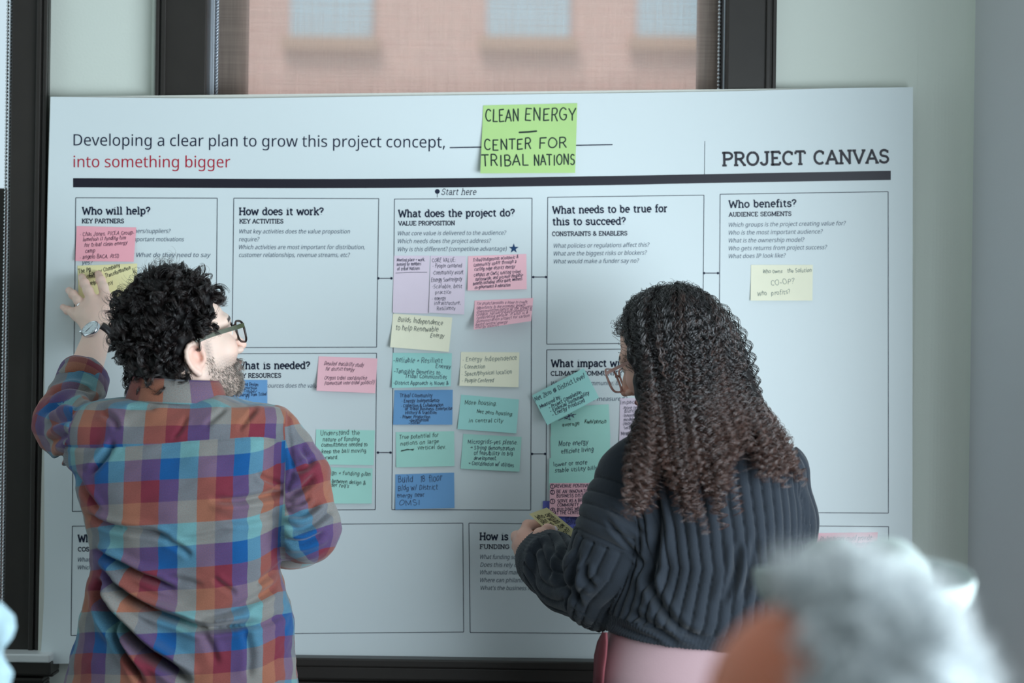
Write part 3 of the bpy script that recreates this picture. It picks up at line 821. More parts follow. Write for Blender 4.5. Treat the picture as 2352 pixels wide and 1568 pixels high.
note('pink sticky note about a detailed feasibility study beside What is needed', 'pink', 'plum', (732, 818), (867, 823), (862, 903), (727, 897),
     [('Detailed feasibility study', 743, 838, 835, 842), ('for district energy', 747, 850, 813, 852), ('Oregon tribal coordination', 745, 871, 842, 872), ('(connection inter-tribal politics?)', 745, 883, 859, 882)], lift=(.014, .005), w=1.1, slant=.3)
note('blue sticky note under Key Resources partly behind the plaid shoulder', 'blue', 'navy', (537, 872), (614, 872), (614, 950), (533, 950),
     [('Building Design', 543, 884, 593, 886, 6.5), ('Construction', 544, 893, 590, 894, 6.5), ('Timber', 558, 901, 589, 902, 6.5), ('\u00b7 Sourced from Tribal', 543, 910, 612, 908, 7), ('1?', 563, 917, 572, 917)], w=1.3)
note('teal sticky note about the nature of funding commitment, right of the man', 'teal', 'black', (726, 986), (861, 988), (858, 1068), (724, 1066),
     [('Understand the', 735, 999, 826, 998, 10), ('nature of funding', 741, 1013, 826, 1012), ('committment needed to', 738, 1026, 844, 1024), ('keep the ball moving', 738, 1041, 841, 1038), ('forward.', 738, 1055, 777, 1054)], w=1.4)
note('teal sticky note about design and funding plan, touching the plaid sleeve', 'teal', 'black', (722, 1072), (856, 1075), (854, 1156), (720, 1156),
     [('clear design + funding plan', 712, 1088, 851, 1093, 9), ('agreement between design &', 712, 1105, 839, 1113), ("funder req's", 743, 1115, 801, 1120)], w=1.4)
note('lavender upright sticky note with three lines about a meeting place', 'lav', 'navy', (905, 587), (987, 587), (984, 720), (902, 718),
     [('Meeting place + work,', 911, 600, 976, 599, 7), ('housing for members', 911, 610, 967, 609, 7), ('of tribal Nations', 912, 621, 964, 619, 7)], lift=(.003, .002), w=1.1, extra=([(909, 627), (945, 625), (981, 625)],))
note('lavender upright sticky note listing CORE VALUE points', 'lav', 'navy', (989, 587), (1070, 588), (1066, 722), (985, 718),
     [('CORE VALUE:', 992, 602, 1047, 601, 9), ('\u00b7 People centered', 993, 615, 1061, 613, 9), ('\u00b7Community asset', 993, 630, 1064, 629, 9), ('Energy Sovereignty', 990, 647, 1061, 645, 9), ('\u00b7Scalable, best', 992, 662, 1061, 661, 9), ('practice', 999, 675, 1036, 674, 8), ('\u00b7 energy', 992, 690, 1024, 688, 8), ('infrastructure,', 997, 700, 1058, 699, 8), ('Resiliency', 1003, 712, 1046, 711, 8)], lift=(.006, .002), w=1.15)
note('pink sticky note below the star, about tribal economic uplift', 'pink', 'navy', (1075, 588), (1209, 583), (1210, 664), (1074, 667),
     [('Tribal/Indigenous economic &', 1085, 601, 1190, 593, 7.5), ('community uplift through a', 1087, 612, 1186, 603, 7.5), ('cutting edge district energy', 1089, 622, 1182, 615, 7.5), ('campus at OMSI, uniting tribes', 1088, 635, 1196, 626, 7.5), ('nationwide, and provide tangible', 1091, 645, 1200, 635, 7.5), ('benefits including: office space, wellness', 1086, 655, 1199, 643, 7), ('co-governance & education', 1090, 663, 1172, 657, 7)], lift=(.006, .006), w=1.15, slant=.3)
note('curling pink sticky note with faint purple writing, lifting off the poster', 'pink', 'purple', (1090, 690), (1225, 684), (1220, 737), (1088, 757),
     [('The project provides a home to create,', 1094, 700, 1212, 696, 6.5), ('opportunity to the economic growth', 1094, 710, 1206, 703, 6.5), ('investment/resilience of the greatest', 1094, 719, 1222, 707, 6.5), ('Oregon, native/tribal/community &', 1094, 726, 1221, 713, 6.5), ('celebrating people. It also is a', 1094, 733, 1212, 720, 6), ('demonstration project for carbon', 1094, 741, 1216, 727, 6), ('based central energy', 1092, 748, 1165, 742, 6), ('energy district', 1092, 754, 1145, 749, 5.5)], lift=(.045, .03), w=.8, slant=.35)
note('pale yellow sticky note reading Builds independence to help renewable energy', 'cream', 'green', (903, 720), (1039, 729), (1031, 808), (896, 797),
     [('Builds Independence', 913, 738, 1016, 747, 11), ('to help Renewable', 908, 758, 1006, 762, 11), ('Energy', 988, 774, 1020, 775, 9)], lift=(.013, .006), w=1.35)
note('aqua sticky note listing reliable and resilient energy benefits', 'aqua', 'navy', (902, 810), (1038, 811), (1035, 887), (900, 891),
     [('-Reliable + Resilient', 903, 832, 1016, 833, 11), ('Energy', 1000, 844, 1035, 846, 8), ('-Tangible Benefits to', 904, 856, 1011, 860, 9), ('Tribal Communities', 930, 867, 1026, 870, 9), ('-District Approach is Novel &', 903, 883, 1030, 884, 8)], lift=(.009, .01), w=1.35)
note('pale yellow sticky note listing energy independence, connection, location and people', 'cream', 'grey', (1059, 808), (1193, 809), (1191, 889), (1055, 886),
     [('\u00b7 Energy Independence', 1062, 830, 1187, 827, 10), ('\u00b7 Connection', 1061, 846, 1114, 845), ('\u00b7 Space/physical location', 1060, 863, 1176, 857), ('\u00b7 People Centered', 1061, 878, 1134, 877)], lift=(.01, .004), w=1.25)
note('blue sticky note with dense dark writing headed Tribal Community', 'blue', 'navy', (906, 896), (1040, 895), (1039, 975), (903, 975),
     [('Tribal Community', 918, 912, 993, 912, 8), ('\u00b7 Energy Independence', 922, 924, 1009, 923, 7.5), ('\u00b7 Collection & Collaboration', 921, 935, 1018, 933, 7), ('of Tribal Business, Enterprise', 930, 942, 1038, 941, 7), ('History & tradition', 930, 951, 1003, 950, 7), ('\u00b7 Power Production', 919, 961, 988, 960, 7), ('-Geothermal', 940, 968, 985, 967, 6.5), ('-Solar', 938, 974, 966, 973, 6)], lift=(.003, .002), w=1.5)
note('aqua tilted sticky note reading More housing, net zero housing', 'aqua', 'green', (1059, 906), (1192, 917), (1186, 995), (1051, 985),
     [('More housing.', 1067, 928, 1141, 931, 9.5), ('Net zero housing.', 1094, 948, 1178, 955, 8), ('in central city', 1076, 969, 1155, 970)], lift=(.008, .005), w=1.45)
note('teal sticky note reading True potential for nations on large vertical development', 'teal', 'green', (909, 992), (1043, 990), (1044, 1070), (910, 1073),
     [('True potential for', 916, 1008, 1007, 1003, 9), ('nations on large', 919, 1023, 1008, 1017), ('vertical dev.', 959, 1032, 1025, 1030)], lift=(.003, .002), w=1.4, extra=([(921, 1036), (935, 1033), (951, 1031)], [(922, 1034), (950, 1032)], [(922, 1035), (936, 1031), (949, 1034)]))
note('teal sticky note about microgrids, coordination and utilities', 'teal', 'navy', (1064, 996), (1198, 1003), (1193, 1083), (1058, 1076),
     [('Microgrids-yes please.', 1074, 1018, 1189, 1020, 9.5), ('\u2192 Strong demonstration', 1080, 1031, 1182, 1034), ('of feasibility in big', 1088, 1044, 1178, 1045), ('development.', 1088, 1056, 1141, 1056), ('\u2192 Coordination w/ utilities', 1075, 1067, 1180, 1072)], lift=(.004, .003), w=1.35)
note('blue sticky note reading Build 18 floor building with district energy near OMSI', 'blue', 'navy', (908, 1089), (1043, 1085), (1044, 1166), (908, 1170),
     [('Build', 914, 1107, 949, 1106, 15), ('18', 965, 1106, 976, 1105, 13), ('floor', 985, 1106, 1015, 1104, 15), ('Bldg w/ District', 914, 1126, 1005, 1124, 12), ('energy near', 912, 1142, 975, 1140, 9), ('OMSI', 916, 1160, 965, 1159, 13)], lift=(.005, .004), w=1.5, slant=.06)
note('teal sticky note tilted sideways reading Net Zero at District Level', 'aqua', 'navy', (1222, 908), (1341, 845), (1376, 913), (1257, 976),
     [('Net Zero @ District Level', 1229, 921, 1344, 868, 10), ('Measured by:', 1241, 938, 1289, 914, 8), ('- Project Completion', 1262, 940, 1336, 902, 8), ('- Financial Sustainability', 1265, 948, 1354, 905, 8), ('- Energy Produced', 1269, 956, 1344, 922, 8.5)], lay=8, lift=(.02, .004), w=1.6,
     extra=([(1283, 965), (1300, 957), (1323, 951)], [(1296, 958), (1310, 964), (1305, 952), (1318, 958), (1312, 949), (1300, 962)], [(1296, 962), (1318, 951)]))
note('teal sticky note reading average kWh per person under the tilted one', 'teal', 'green', (1264, 936), (1398, 928), (1402, 1008), (1266, 1002), [('average', 1291, 979, 1331, 975, 8), ('Kwh/person', 1342, 972, 1392, 972, 9)], lay=1, lift=(.001, .001), w=1.45)
note('teal sticky note reading More energy efficient living', 'teal', 'navy', (1264, 1002), (1401, 996), (1402, 1062), (1266, 1060), [('More energy', 1283, 1025, 1351, 1020, 11), ('efficient living', 1289, 1042, 1363, 1036, 10)], lay=2, lift=(.001, .001), w=1.5)
note('teal sticky note reading lower or more stable utility bills', 'teal', 'navy', (1262, 1052), (1402, 1050), (1398, 1128), (1260, 1125), [('lower or more', 1271, 1071, 1349, 1065, 9), ('stable utility bills', 1274, 1085, 1372, 1078, 9)], lay=4, lift=(.002, .001), w=1.5)
note('pink sticky note with a numbered list in capitals beside the sweater sleeve', 'pink', 'navy', (1263, 1109), (1400, 1109), (1396, 1188), (1262, 1185),
     [('1', 1267, 1120, 1271, 1119, 6), ('REVENUE POSITIVE BIZ', 1275, 1119, 1368, 1118, 7), ('2', 1266, 1133, 1271, 1132, 6), ('BE AN INNOVATION TS', 1278, 1132, 1372, 1130, 7), ('BUSINESS DISTRICT LEVEL', 1278, 1142, 1386, 1140, 7), ('3', 1267, 1154, 1271, 1153, 6), ('SERVE AS A BROAD', 1280, 1154, 1353, 1151, 7), ('COMMUNITY + BIZ', 1280, 1163, 1352, 1161, 7), ('4', 1267, 1174, 1272, 1173, 6), ('BUILDING WEALTH', 1279, 1173, 1352, 1170, 7), ('AT THE CENTER OF', 1273, 1181, 1347, 1179, 7)],
     lay=7, lift=(.003, .002), w=1.5, jit=.5, slant=.08, extra=(circ(1269, 1116.5, 5), circ(1269, 1130, 5), circ(1269, 1151, 5.5), circ(1269.5, 1171, 5)))
note('indigo sticky note mostly hidden beneath the numbered pink one', 'indigo', 'navy', (1247, 1150), (1382, 1150), (1380, 1232), (1245, 1226),
     [('of support in on', 1298, 1193, 1366, 1189, 6), ('capital', 1300, 1199, 1330, 1197, 6), ('more', 1300, 1205, 1322, 1203, 6), ('journal', 1316, 1214, 1346, 1210, 7)], lay=2, w=1.5)
note('lavender upright sticky note partly hidden by the long curly hair', 'lav', 'navy', (1424, 914), (1505, 914), (1503, 1052), (1422, 1048),
     [('Impact', 1424, 928, 1462, 926, 9), ('\u00b7more residents', 1430, 940, 1490, 938, 8), ('district', 1434, 948, 1460, 946, 8), ('\u00b7innovate', 1430, 958, 1462, 956, 8), ('model for', 1432, 967, 1468, 965, 8), ('\u00b7innovation', 1429, 977, 1466, 974, 8), ('sector', 1433, 986, 1454, 984, 8), ('Measurement', 1426, 1000, 1478, 996, 8), ('\u00b7 $ now', 1430, 1008, 1458, 1006, 8)], lift=(.003, .003), w=1.1)
note('pale yellow sticky note asking Who owns the solution under Who benefits', 'cream', 'grey', (1725, 608), (1867, 608), (1866, 690), (1724, 690),
     [('Who owns', 1751, 627, 1797, 626, 8.5), ('the Solution', 1808, 626, 1864, 624, 8.5), ('CO-OP?', 1770, 655, 1824, 651, 11), ('Who', 1739, 679, 1761, 677, 10), ('profits?', 1771, 678, 1815, 674, 10)], lift=(.005, .002), w=1.25)
note('pink sticky note reading Philanthropy could provide, lower right above the grey head', 'pink', 'navy', (1872, 1224), (2016, 1222), (2014, 1304), (1870, 1306),
     [('Philanthropy could provide:', 1883, 1244, 2004, 1240, 11), ('- Education, outreach, coordination', 1880, 1256, 2006, 1252), ("where private capital doesn't want", 1886, 1266, 2004, 1262, 7), ('to underwrite public/indigenous', 1889, 1276, 2000, 1271, 7)], lift=(.003, .002), w=1.1, slant=.25)

# ------------------------------------------------------------------ people: shared parts
def frame_of(yaw, pitch, roll=0.0):
    f = np.array([math.sin(yaw) * math.cos(pitch), math.cos(yaw) * math.cos(pitch), math.sin(pitch)])
    r = np.array([math.cos(yaw), -math.sin(yaw), 0.0]); u = np.cross(r, f)
    r2 = r * math.cos(roll) + u * math.sin(roll); u2 = np.cross(r2, f)
    return np.stack([r2, f, u2], 1)          # columns: right, forward, up
def to_world(c, Rm, q, s=1.0): return np.asarray(c) + (np.asarray(q, float) * s) @ Rm.T
EAR = cr([(.002, -.002, -.026), (.006, .012, -.008), (.009, .008, .016), (.011, -.006, .026), (.012, -.019, .018), (.011, -.022, .0), (.008, -.015, -.02), (.004, -.004, -.032)], 14)
def head_sdf(q, nose=1.0, jaw=1.0, eyelid=0.0):
    """q: local head coordinates (m); eye line z = 0"""
    d = ell(q, (0, -.012, .036), (.0755, .098, .084))
    d = smin(d, ell(q, (0, .034, -.03), (.063, .062, .082)), .03)
    d = smin(d, ell(q, (0, .062, -.098), (.032 * jaw, .03, .022)), .03)
    for s in (-1, 1):
        d = smin(d, cap(q, (s * .052, .0, -.062), (s * .024, .062, -.1), .021 * jaw, .018), .025)
        d = smin(d, ell(q, (s * .04, .066, -.032), (.024, .022, .024)), .02)
        d = smin(d, cap(q, (s * .012, .089, .02), (s * .044, .074, .02), .0115, .010), .014)
    for s in (-1, 1):
        d = smax(d, -ell(q, (s * .032, .099, -.002), (.019, .0155, .0125)), .008)
        d = smin(d, ell(q, (s * .032, .0795, -.002), (.0135, .0125, .0125)), .003)
        if eyelid: d = smin(d, ell(q, (s * .032, .0798, .001), (.0142, .0132, .0115)), .002)
    d = smin(d, chain(q, [(0, .09, .008), (0, .101, -.014), (0, .112 + .007 * nose, -.036)], [.007, .0085, .0115 * nose], .01), .012)
    for s in (-1, 1):
        d = smin(d, ell(q, (s * .011, .103, -.043), (.0085, .011, .0075)), .007)
        d = smax(d, -ell(q, (s * .007, .108, -.0505), (.0036, .006, .004)), .003)
    d = smin(d, cap(q, (-.019, .089, -.069), (.019, .089, -.069), .006), .01)
    d = smin(d, ell(q, (0, .0985, -.067), (.017, .0075, .0055)), .006)
    d = smin(d, ell(q, (0, .0965, -.078), (.015, .0075, .006)), .006)
    d = smax(d, -ell(q, (0, .107, -.0725), (.019, .009, .0012)), .002)
    for s in (-1, 1):
        c = np.array([s * .072, -.006, -.026])
        e = ell(q, c + (s * .004, -.004, .002), (.006, .019, .028))
        e = smax(e, -ell(q, c + (s * .011, -.001, .0), (.0075, .010, .015)), .005)
        e = smin(e, chain(q, [c + np.array([s * p[0], p[1], p[2]]) for p in EAR], [.0042] * 12 + [.005, .0065], .003), .004)
        e = smax(e, -ell(q, c + (s * .007, .004, -.005), (.006, .0045, .006)), .003)
        d = smin(d, e, .006)
    return d
def skin_mat(name, base):
    m = mat(name, base, .52, .4, sss=.12, attr='tone', var=.03, vscale=60, bump=.08, bscale=500)
    return m
def lerp3(a, b, t): return a + (np.asarray(b) - a) * t[:, None]
def head_tone(q, base, lip, beard=None):
    c = np.tile(np.array(lin(base)), (len(q), 1))
    def spot(cn, r, col, amt):
        nonlocal c
        t = np.clip(1 - np.linalg.norm((q - np.array(cn)) / np.array(r), axis=1), 0, 1) ** .7 * amt
        c = lerp3(c, np.array(lin(col)), t)
    red = (min(255, base[0] + 5), base[1] - 38, base[2] - 42)
    for s in (-1, 1):
        spot((s * .078, -.006, -.026), (.014, .03, .036), red, .55); spot((s * .042, .08, -.035), (.03, .03, .03), red, .4)
    spot((0, .115, -.04), (.02, .02, .02), red, .5)
    lp = (np.abs(q[:, 0]) < .021) & (q[:, 1] > .085) & (q[:, 2] < -.061) & (q[:, 2] > -.085)
    c[lp] = lin(lip)
    ey = (np.abs(np.abs(q[:, 0]) - .032) < .0115) & (np.abs(q[:, 2] + .002) < .0055) & (q[:, 1] > .084)
    c[ey] = lin((225, 222, 218))
    iris = (np.hypot(np.abs(q[:, 0]) - .032, q[:, 2] + .002) < .0055) & (q[:, 1] > .084); c[iris] = lin((52, 40, 32))
    lash = (np.abs(np.abs(q[:, 0]) - .032) < .0135) & (np.abs(q[:, 2] - .0055 + 1.2 * np.abs(np.abs(q[:, 0]) - .032) ** 1.0 * .25) < .0016) & (q[:, 1] > .078); c[lash] = lin((40, 30, 28))
    br = (np.abs(np.abs(q[:, 0]) - .032) < .021) & (np.abs(q[:, 2] - .0235 + .1 * (np.abs(q[:, 0]) - .03)) < .0035) & (q[:, 1] > .06); c[br] = lin((58, 46, 42))
    if beard is not None:
        low = np.clip((-.038 - q[:, 2] + .25 * np.clip(q[:, 1] - .01, -.05, .06) * 0) / .02, 0, 1)
        fr = np.clip((q[:, 1] + .002) / .022, 0, 1)
        t = low * fr * np.clip((q[:, 2] + .125) / .012, 0, 1)
        side = np.clip(1 - np.abs(q[:, 1] - .022) / .013, 0, 1) * np.clip((-q[:, 2] + .0) / .012, 0, 1) * np.clip((q[:, 2] + .055) / .01, 0, 1)
        nz = .75 + .25 * vnoise(q, 900, 3)
        c = lerp3(c, np.array(lin(beard)), np.clip(np.maximum(t * .62, side * .7) * nz, 0, 1) * (~lp))
    return c
def join_parts(parts):
    V = []; Q = []; Cc = []; n = 0
    for v, q, c in parts: V.append(v); Q.append(q + n); Cc.append(c); n += len(v)
    return np.concatenate(V), np.concatenate(Q), np.concatenate(Cc)

# ------------------------------------------------------------------ the man in the plaid shirt
MY = -.43
man_base = P(425, 1400, MY); man_base[2] = 0
man = thing('person', man_base, 'man with dark curly hair in a plaid shirt pressing a note on the poster', 'person')
mC = P(418, 784, MY + .01); mR = frame_of(math.radians(60), math.radians(15))
SK = (236, 206, 190)
neck_top = to_world(mC, mR, (0, -.03, -.06)); neck_bot = P(415, 935, MY - .01)
def man_head(p):
    q = ((p - mC.astype(np.float32)) @ mR.astype(np.float32))
    d = head_sdf(q, nose=.75)
    return smin(d, cap(p, neck_top, neck_bot, .057, .062), .02)
V, Q = nets(man_head, mC - (.16, .16, .2), mC + (.16, .17, .16), .0021)
V = relax(V, Q, 1, .4); ql = (V - mC) @ mR
tone = head_tone(ql, SK, (196, 146, 136), beard=(112, 104, 98))
hm = np.clip((ql[:, 2] - .035) / .01, 0, 1)
parts = [(V, Q, tone)]
# raised left forearm and hand
wr = P(227, 762, -.075)
elb = P(152, 975, -.27); sho = P(222, 1003, -.44)
def A(x, y, Y): return P(130 + x / 5.805, 590 + y / 5.805, Y)
MCP = [A(660, 575, -.062), A(480, 590, -.066), A(365, 680, -.062), A(285, 770, -.056)]
FING = [
    [MCP[0], A(622, 400, -.062), A(588, 310, -.052), A(556, 228, -.021)],
    [MCP[1], A(420, 450, -.066), A(372, 350, -.056), A(338, 268, -.021)],
    [MCP[2], A(292, 585, -.064), A(222, 500, -.054), A(166, 446, -.022)],
    [MCP[3], A(215, 735, -.058), A(152, 712, -.048), A(86, 668, -.022)]]
FR = [[.0115, .0098, .0092, .0078], [.0118, .010, .0094, .0080], [.0112, .0094, .0088, .0075], [.0102, .0086, .0080, .0068]]
TH = [A(640, 850, -.055), A(745, 745, -.045), A(815, 655, -.034), A(858, 572, -.021)]
def man_arm(p):
    d = chain(p, [elb, wr], [.042, .0275], .02)
    d = smin(d, chain(p, [wr, A(470, 790, -.066), A(480, 640, -.064)], [.027, .025, .018], .02), .02)
    d = smin(d, cap(p, A(600, 760, -.062), MCP[0], .021, .0125), .016)
    d = smin(d, cap(p, A(400, 800, -.062), MCP[3], .02, .0115), .016)
    d = smin(d, cap(p, MCP[0], MCP[3], .012, .0105), .014)
    for f, r in zip(FING, FR): d = smin(d, chain(p, f, r, .005), .007)
    d = smin(d, chain(p, TH, [.016, .0135, .0105, .008], .008), .012)
    for f in FING:                                          # knuckles, tendons
        d = smin(d, ell(p, f[0] + np.array([0, -.006, 0]), (.008, .006, .008)), .008)
        d = smin(d, cap(p, f[0] + np.array([0, -.0075, 0]), wr * .55 + f[0] * .45 + np.array([0, -.018, 0]), .0035, .003), .008)
        d = smin(d, ell(p, f[2] + np.array([0, -.003, 0]), (.0075, .0075, .0075)), .006)
    return d
allp = np.array([elb, wr] + MCP + TH + [f[-1] for f in FING])
V, Q = nets(man_arm, allp.min(0) - .05, allp.max(0) + .04, .0017)
V = relax(V, Q, 1, .4)
tone = np.tile(np.array(lin(SK)), (len(V), 1)); 
for f in FING:
    for k, amt in ((0, .35), (2, .45), (3, .55)):
        t = np.clip(1 - np.linalg.norm(V - f[k], axis=1) / .016, 0, 1) * amt; tone = lerp3(tone, np.array(lin((214, 150, 138))), t)
t = np.clip(.5 + .5 * vnoise(V, 60, 5), 0, 1) * .22; tone = lerp3(tone, np.array(lin((216, 164, 150))), t)
for f in FING + [TH]:
    dr_ = f[-1] - f[-2]; dr_ /= np.linalg.norm(dr_); nl_ = f[-1] + np.array([0, -.0062, .0]) + dr_ * .001
    t = np.clip(1.6 - np.linalg.norm((V - nl_) / np.array([.0056, .006, .0056]), axis=1) * 1.3, 0, 1); tone = lerp3(tone, np.array(lin((238, 196, 186))), t * .8)
parts.append((V, Q, tone))
# concealed trunk, legs, right forearm and hand
hipz = float(P(425, 1530, MY)[2])
def px3(q): return P(q[0], q[1], q[2])
rsho, relb, rwri = px3((634, 1008, -.44)), px3((700, 1212, -.46)), px3((585, 1165, -.22))
bx = man_base[0]
def man_low(p):
    d = chain(p, [neck_bot, P(425, 1100, MY + .02), P(430, 1300, MY + .03), P(425, 1520, MY + .03)], [.055, .08, .065, .065], .06)
    for s in (-1, 1): d = smin(d, chain(p, [(bx + s * .085, MY + .01, hipz - .14), (bx + s * .1, MY, .48), (bx + s * .11, MY - .02, .07)], [.085, .06, .04], .03), .03)
    d = smin(d, chain(p, [rsho, relb, rwri], [.045, .036, .026], .02), .03)
    d = smin(d, chain(p, [sho, elb], [.036, .038], .02), .02)
    h = rwri + np.array([-.05, .05, .01])
    d = smin(d, cap(p, rwri, h, .026, .03), .02)
    for k in range(4): d = smin(d, chain(p, [h + np.array([0, 0, .024 - .016 * k]), h + np.array([-.04, .012, .024 - .018 * k]), h + np.array([-.05, -.012 + .002 * k, .02 - .018 * k])], [.0095, .0085, .0075], .006), .007)
    return smin(d, chain(p, [h + np.array([.0, -.01, .02]), h + np.array([-.035, -.022, .03])], [.012, .009], .006), .01)
V, Q = nets(man_low, (bx - .4, MY - .3, 0), (bx + .42, -.02, float(neck_bot[2]) + .05), .007)
parts.append((V, Q, np.tile(np.array(lin(SK)), (len(V), 1))))
V, Q, tone = join_parts(parts)
M_skinm = skin_mat('fair_skin', SK)
link('body', mesh_np('body', V, Q, col=tone), M_skinm, man)

# watch and ring
wn = np.array([-.41, -.60, .66]); wn /= np.linalg.norm(wn); wc = P(209, 756, -.118)
wx = np.cross((0, 0, 1.0), wn); wx /= np.linalg.norm(wx); wy_ = np.cross(wn, wx)
Mw = Matrix(((wx[0], wy_[0], wn[0], wc[0]), (wx[1], wy_[1], wn[1], wc[1]), (wx[2], wy_[2], wn[2], wc[2]), (0, 0, 0, 1)))
M_steel = mat('polished_steel', (215, 220, 226), .15, .5, metal=1.0)
M_dial = mat('watch_dial', (226, 236, 240), .3, .5, coat=.6)
M_leather = mat('black_leather', (26, 22, 24), .35, .5, bump=.2, bscale=300)
watch = MB().lathe([(1e-4, -.004), (.019, -.004), (.0208, -.001), (.0208, .003), (.0195, .0048), (.0182, .005), (.0178, .0042)], Mw, 40).make('watch_case', M_steel, man, smooth=True)
q = MB().lathe([(.0178, .0041), (1e-4, .0043)], Mw, 40); q.make('watch_dial', M_dial, watch)
q = MB()
for ang, ln in ((math.radians(250), .012), (math.radians(75), .009)):
    a_ = Mw @ Vector((0, 0, .0048)); b_ = Mw @ Vector((ln * math.cos(ang), ln * math.sin(ang), .0048)); q.tube([a_, b_], .0006, 5)
for k in range(12):
    a = k * math.pi / 6; q.tube([Mw @ Vector((.014 * math.cos(a), .014 * math.sin(a), .0046)), Mw @ Vector((.0165 * math.cos(a), .0165 * math.sin(a), .0046))], .0004, 4)
q.make('watch_hands', M_steel, watch)
q = MB().tube([Mw @ Vector((-.021, -.006, .0)), Mw @ Vector((-.026, -.0075, .0))], .003, 10); q.make('watch_crown', M_steel, watch)
fa = (wr - elb) / np.linalg.norm(wr - elb)
sc_ = P(228, 772, -.075)
a1 = (wc - sc_) - fa * np.dot(wc - sc_, fa) * .3; la = np.linalg.norm(a1); a1 /= la
ax_ = fa * .9 + np.array([.25, 0, .1]); ax_ /= np.linalg.norm(ax_); a1 = a1 - ax_ * np.dot(a1, ax_); a1 /= np.linalg.norm(a1); a2 = np.cross(ax_, a1)
q = MB(); g = []
for a in np.linspace(.42, 2 * math.pi - .42, 40):
    c_ = sc_ + a1 * .037 * math.cos(a) + a2 * .0335 * math.sin(a); n_ = a1 * math.cos(a) + a2 * math.sin(a)
    g.append([c_ - ax_ * .009, c_ - ax_ * .009 + n_ * .003, c_ + n_ * .0042, c_ + ax_ * .009 + n_ * .003, c_ + ax_ * .009, c_ - ax_ * .009])
q.grid(np.array(g)); q.make('watch_strap', M_leather, watch, smooth=True)
rc = FING[2][0] * .42 + FING[2][1] * .58; rd = FING[2][1] - FING[2][0]; rd /= np.linalg.norm(rd)
u1 = np.cross(rd, (0, 1, 0)); u1 /= np.linalg.norm(u1); u2 = np.cross(rd, u1)
q = MB(); g = []
for a in np.linspace(0, 2 * math.pi, 33):
    n_ = u1 * math.cos(a) + u2 * math.sin(a); g.append([rc + n_ * .0102 - rd * .003, rc + n_ * .0112 - rd * .0025, rc + n_ * .0112 + rd * .0025, rc + n_ * .0102 + rd * .003])
q.grid(np.array(g)); q.make('ring', M_steel, man, smooth=True)

# glasses (green tortoise temples)
def make_glasses(parent, c, Rm, m_temple, m_rim, dz=0.0, yf=.110, w=.0265, h=.0205, e_pow=3.2, tr=.0042, slide=0.0):
    def rim(sx, n=44):
        out = []
        for a in np.linspace(0, 2 * math.pi, n, endpoint=False):
            ca, sa = math.cos(a), math.sin(a); e = 2 / e_pow
            x = sx * .0345 + w * np.sign(ca) * abs(ca) ** e; z = -.007 + dz + h * np.sign(sa) * abs(sa) ** e
            out.append((x, yf - abs(x) * .09 + slide, z))
        return np.array(out)
    q = MB()
    for s in (-1, 1): q.tube(to_world(c, Rm, rim(s)), .0022, 8, close=True)
    q.tube(to_world(c, Rm, [(-.009, yf + slide, .002 + dz), (0, yf + .003 + slide, .005 + dz), (.009, yf + slide, .002 + dz)]), .0022, 8)
    fr_ = q.make('glasses_frame', m_rim, parent, smooth=True)
    for s in (-1, 1):
        q = MB(); pts_ = cr([(s * .0635, yf - .005 + slide, .006 + dz), (s * .069, yf - .03 + slide, .006 + dz), (s * .0765, .03, .005 + dz), (s * .079, -.002, .0 + dz * .4), (s * .077, -.016, -.012 + dz * .2)], 16)
        g = []
        for p_ in pts_:
            g.append([p_ + np.array(k) for k in ((s * .0012, 0, tr), (s * .0012, 0, -tr), (-s * .0012, 0, -tr), (-s * .0012, 0, tr), (s * .0012, 0, tr))])
        g = np.array(g); q.grid(to_world(c, Rm, g.reshape(-1, 3)).reshape(g.shape)); q.make('temple', m_temple, fr_)
        r_ = rim(s); q = MB(); ctr = r_.mean(0); n = len(r_)
        q.add(to_world(c, Rm, np.vstack([r_, ctr + (0, .0015, 0)])), [(i, (i + 1) % n, n) for i in range(n)]); q.make('lens', M_glass, fr_, smooth=True)
    return fr_
M_tort = mat('green_tortoise', (52, 60, 32), .3, .3, var=.7, vscale=120)
M_darkrim = mat('dark_brown_rim', (40, 28, 26), .3, .4)
make_glasses(man, mC, mR, M_tort, M_darkrim)

# hair materials
def hair_mat(name, root, tip, rough=.28, spec=.6):
    m = bpy.data.materials.new(name); m.use_nodes = True; nt = m.node_tree; b = nt.nodes['Principled BSDF']
    hi = nt.nodes.new('ShaderNodeHairInfo'); cr_ = nt.nodes.new('ShaderNodeValToRGB')
    cr_.color_ramp.elements[0].color = rgba(root); cr_.color_ramp.elements[1].color = rgba(tip); cr_.color_ramp.elements[0].position = .4
    mxx = nt.nodes.new('ShaderNodeMix'); mxx.data_type = 'RGBA'; mxx.blend_type = 'MULTIPLY'; mxx.inputs[0].default_value = 1
    rp = nt.nodes.new('ShaderNodeMapRange'); rp.inputs[3].default_value = .55; rp.inputs[4].default_value = 1.5
    nt.links.new(hi.outputs['Intercept'], cr_.inputs[0]); nt.links.new(cr_.outputs[0], mxx.inputs[6]); nt.links.new(hi.outputs['Random'], rp.inputs[0])
    nt.links.new(rp.outputs[0], mxx.inputs[7]); nt.links.new(mxx.outputs[2], b.inputs['Base Color'])
    b.inputs['Roughness'].default_value = rough; b.inputs['Specular IOR Level'].default_value = spec
    return m
M_hairm = hair_mat('dark_curls', (20, 16, 17), (40, 30, 28), .3, .6)
M_massm = mat('dark_hair_mass', (16, 13, 14), .6, .3)

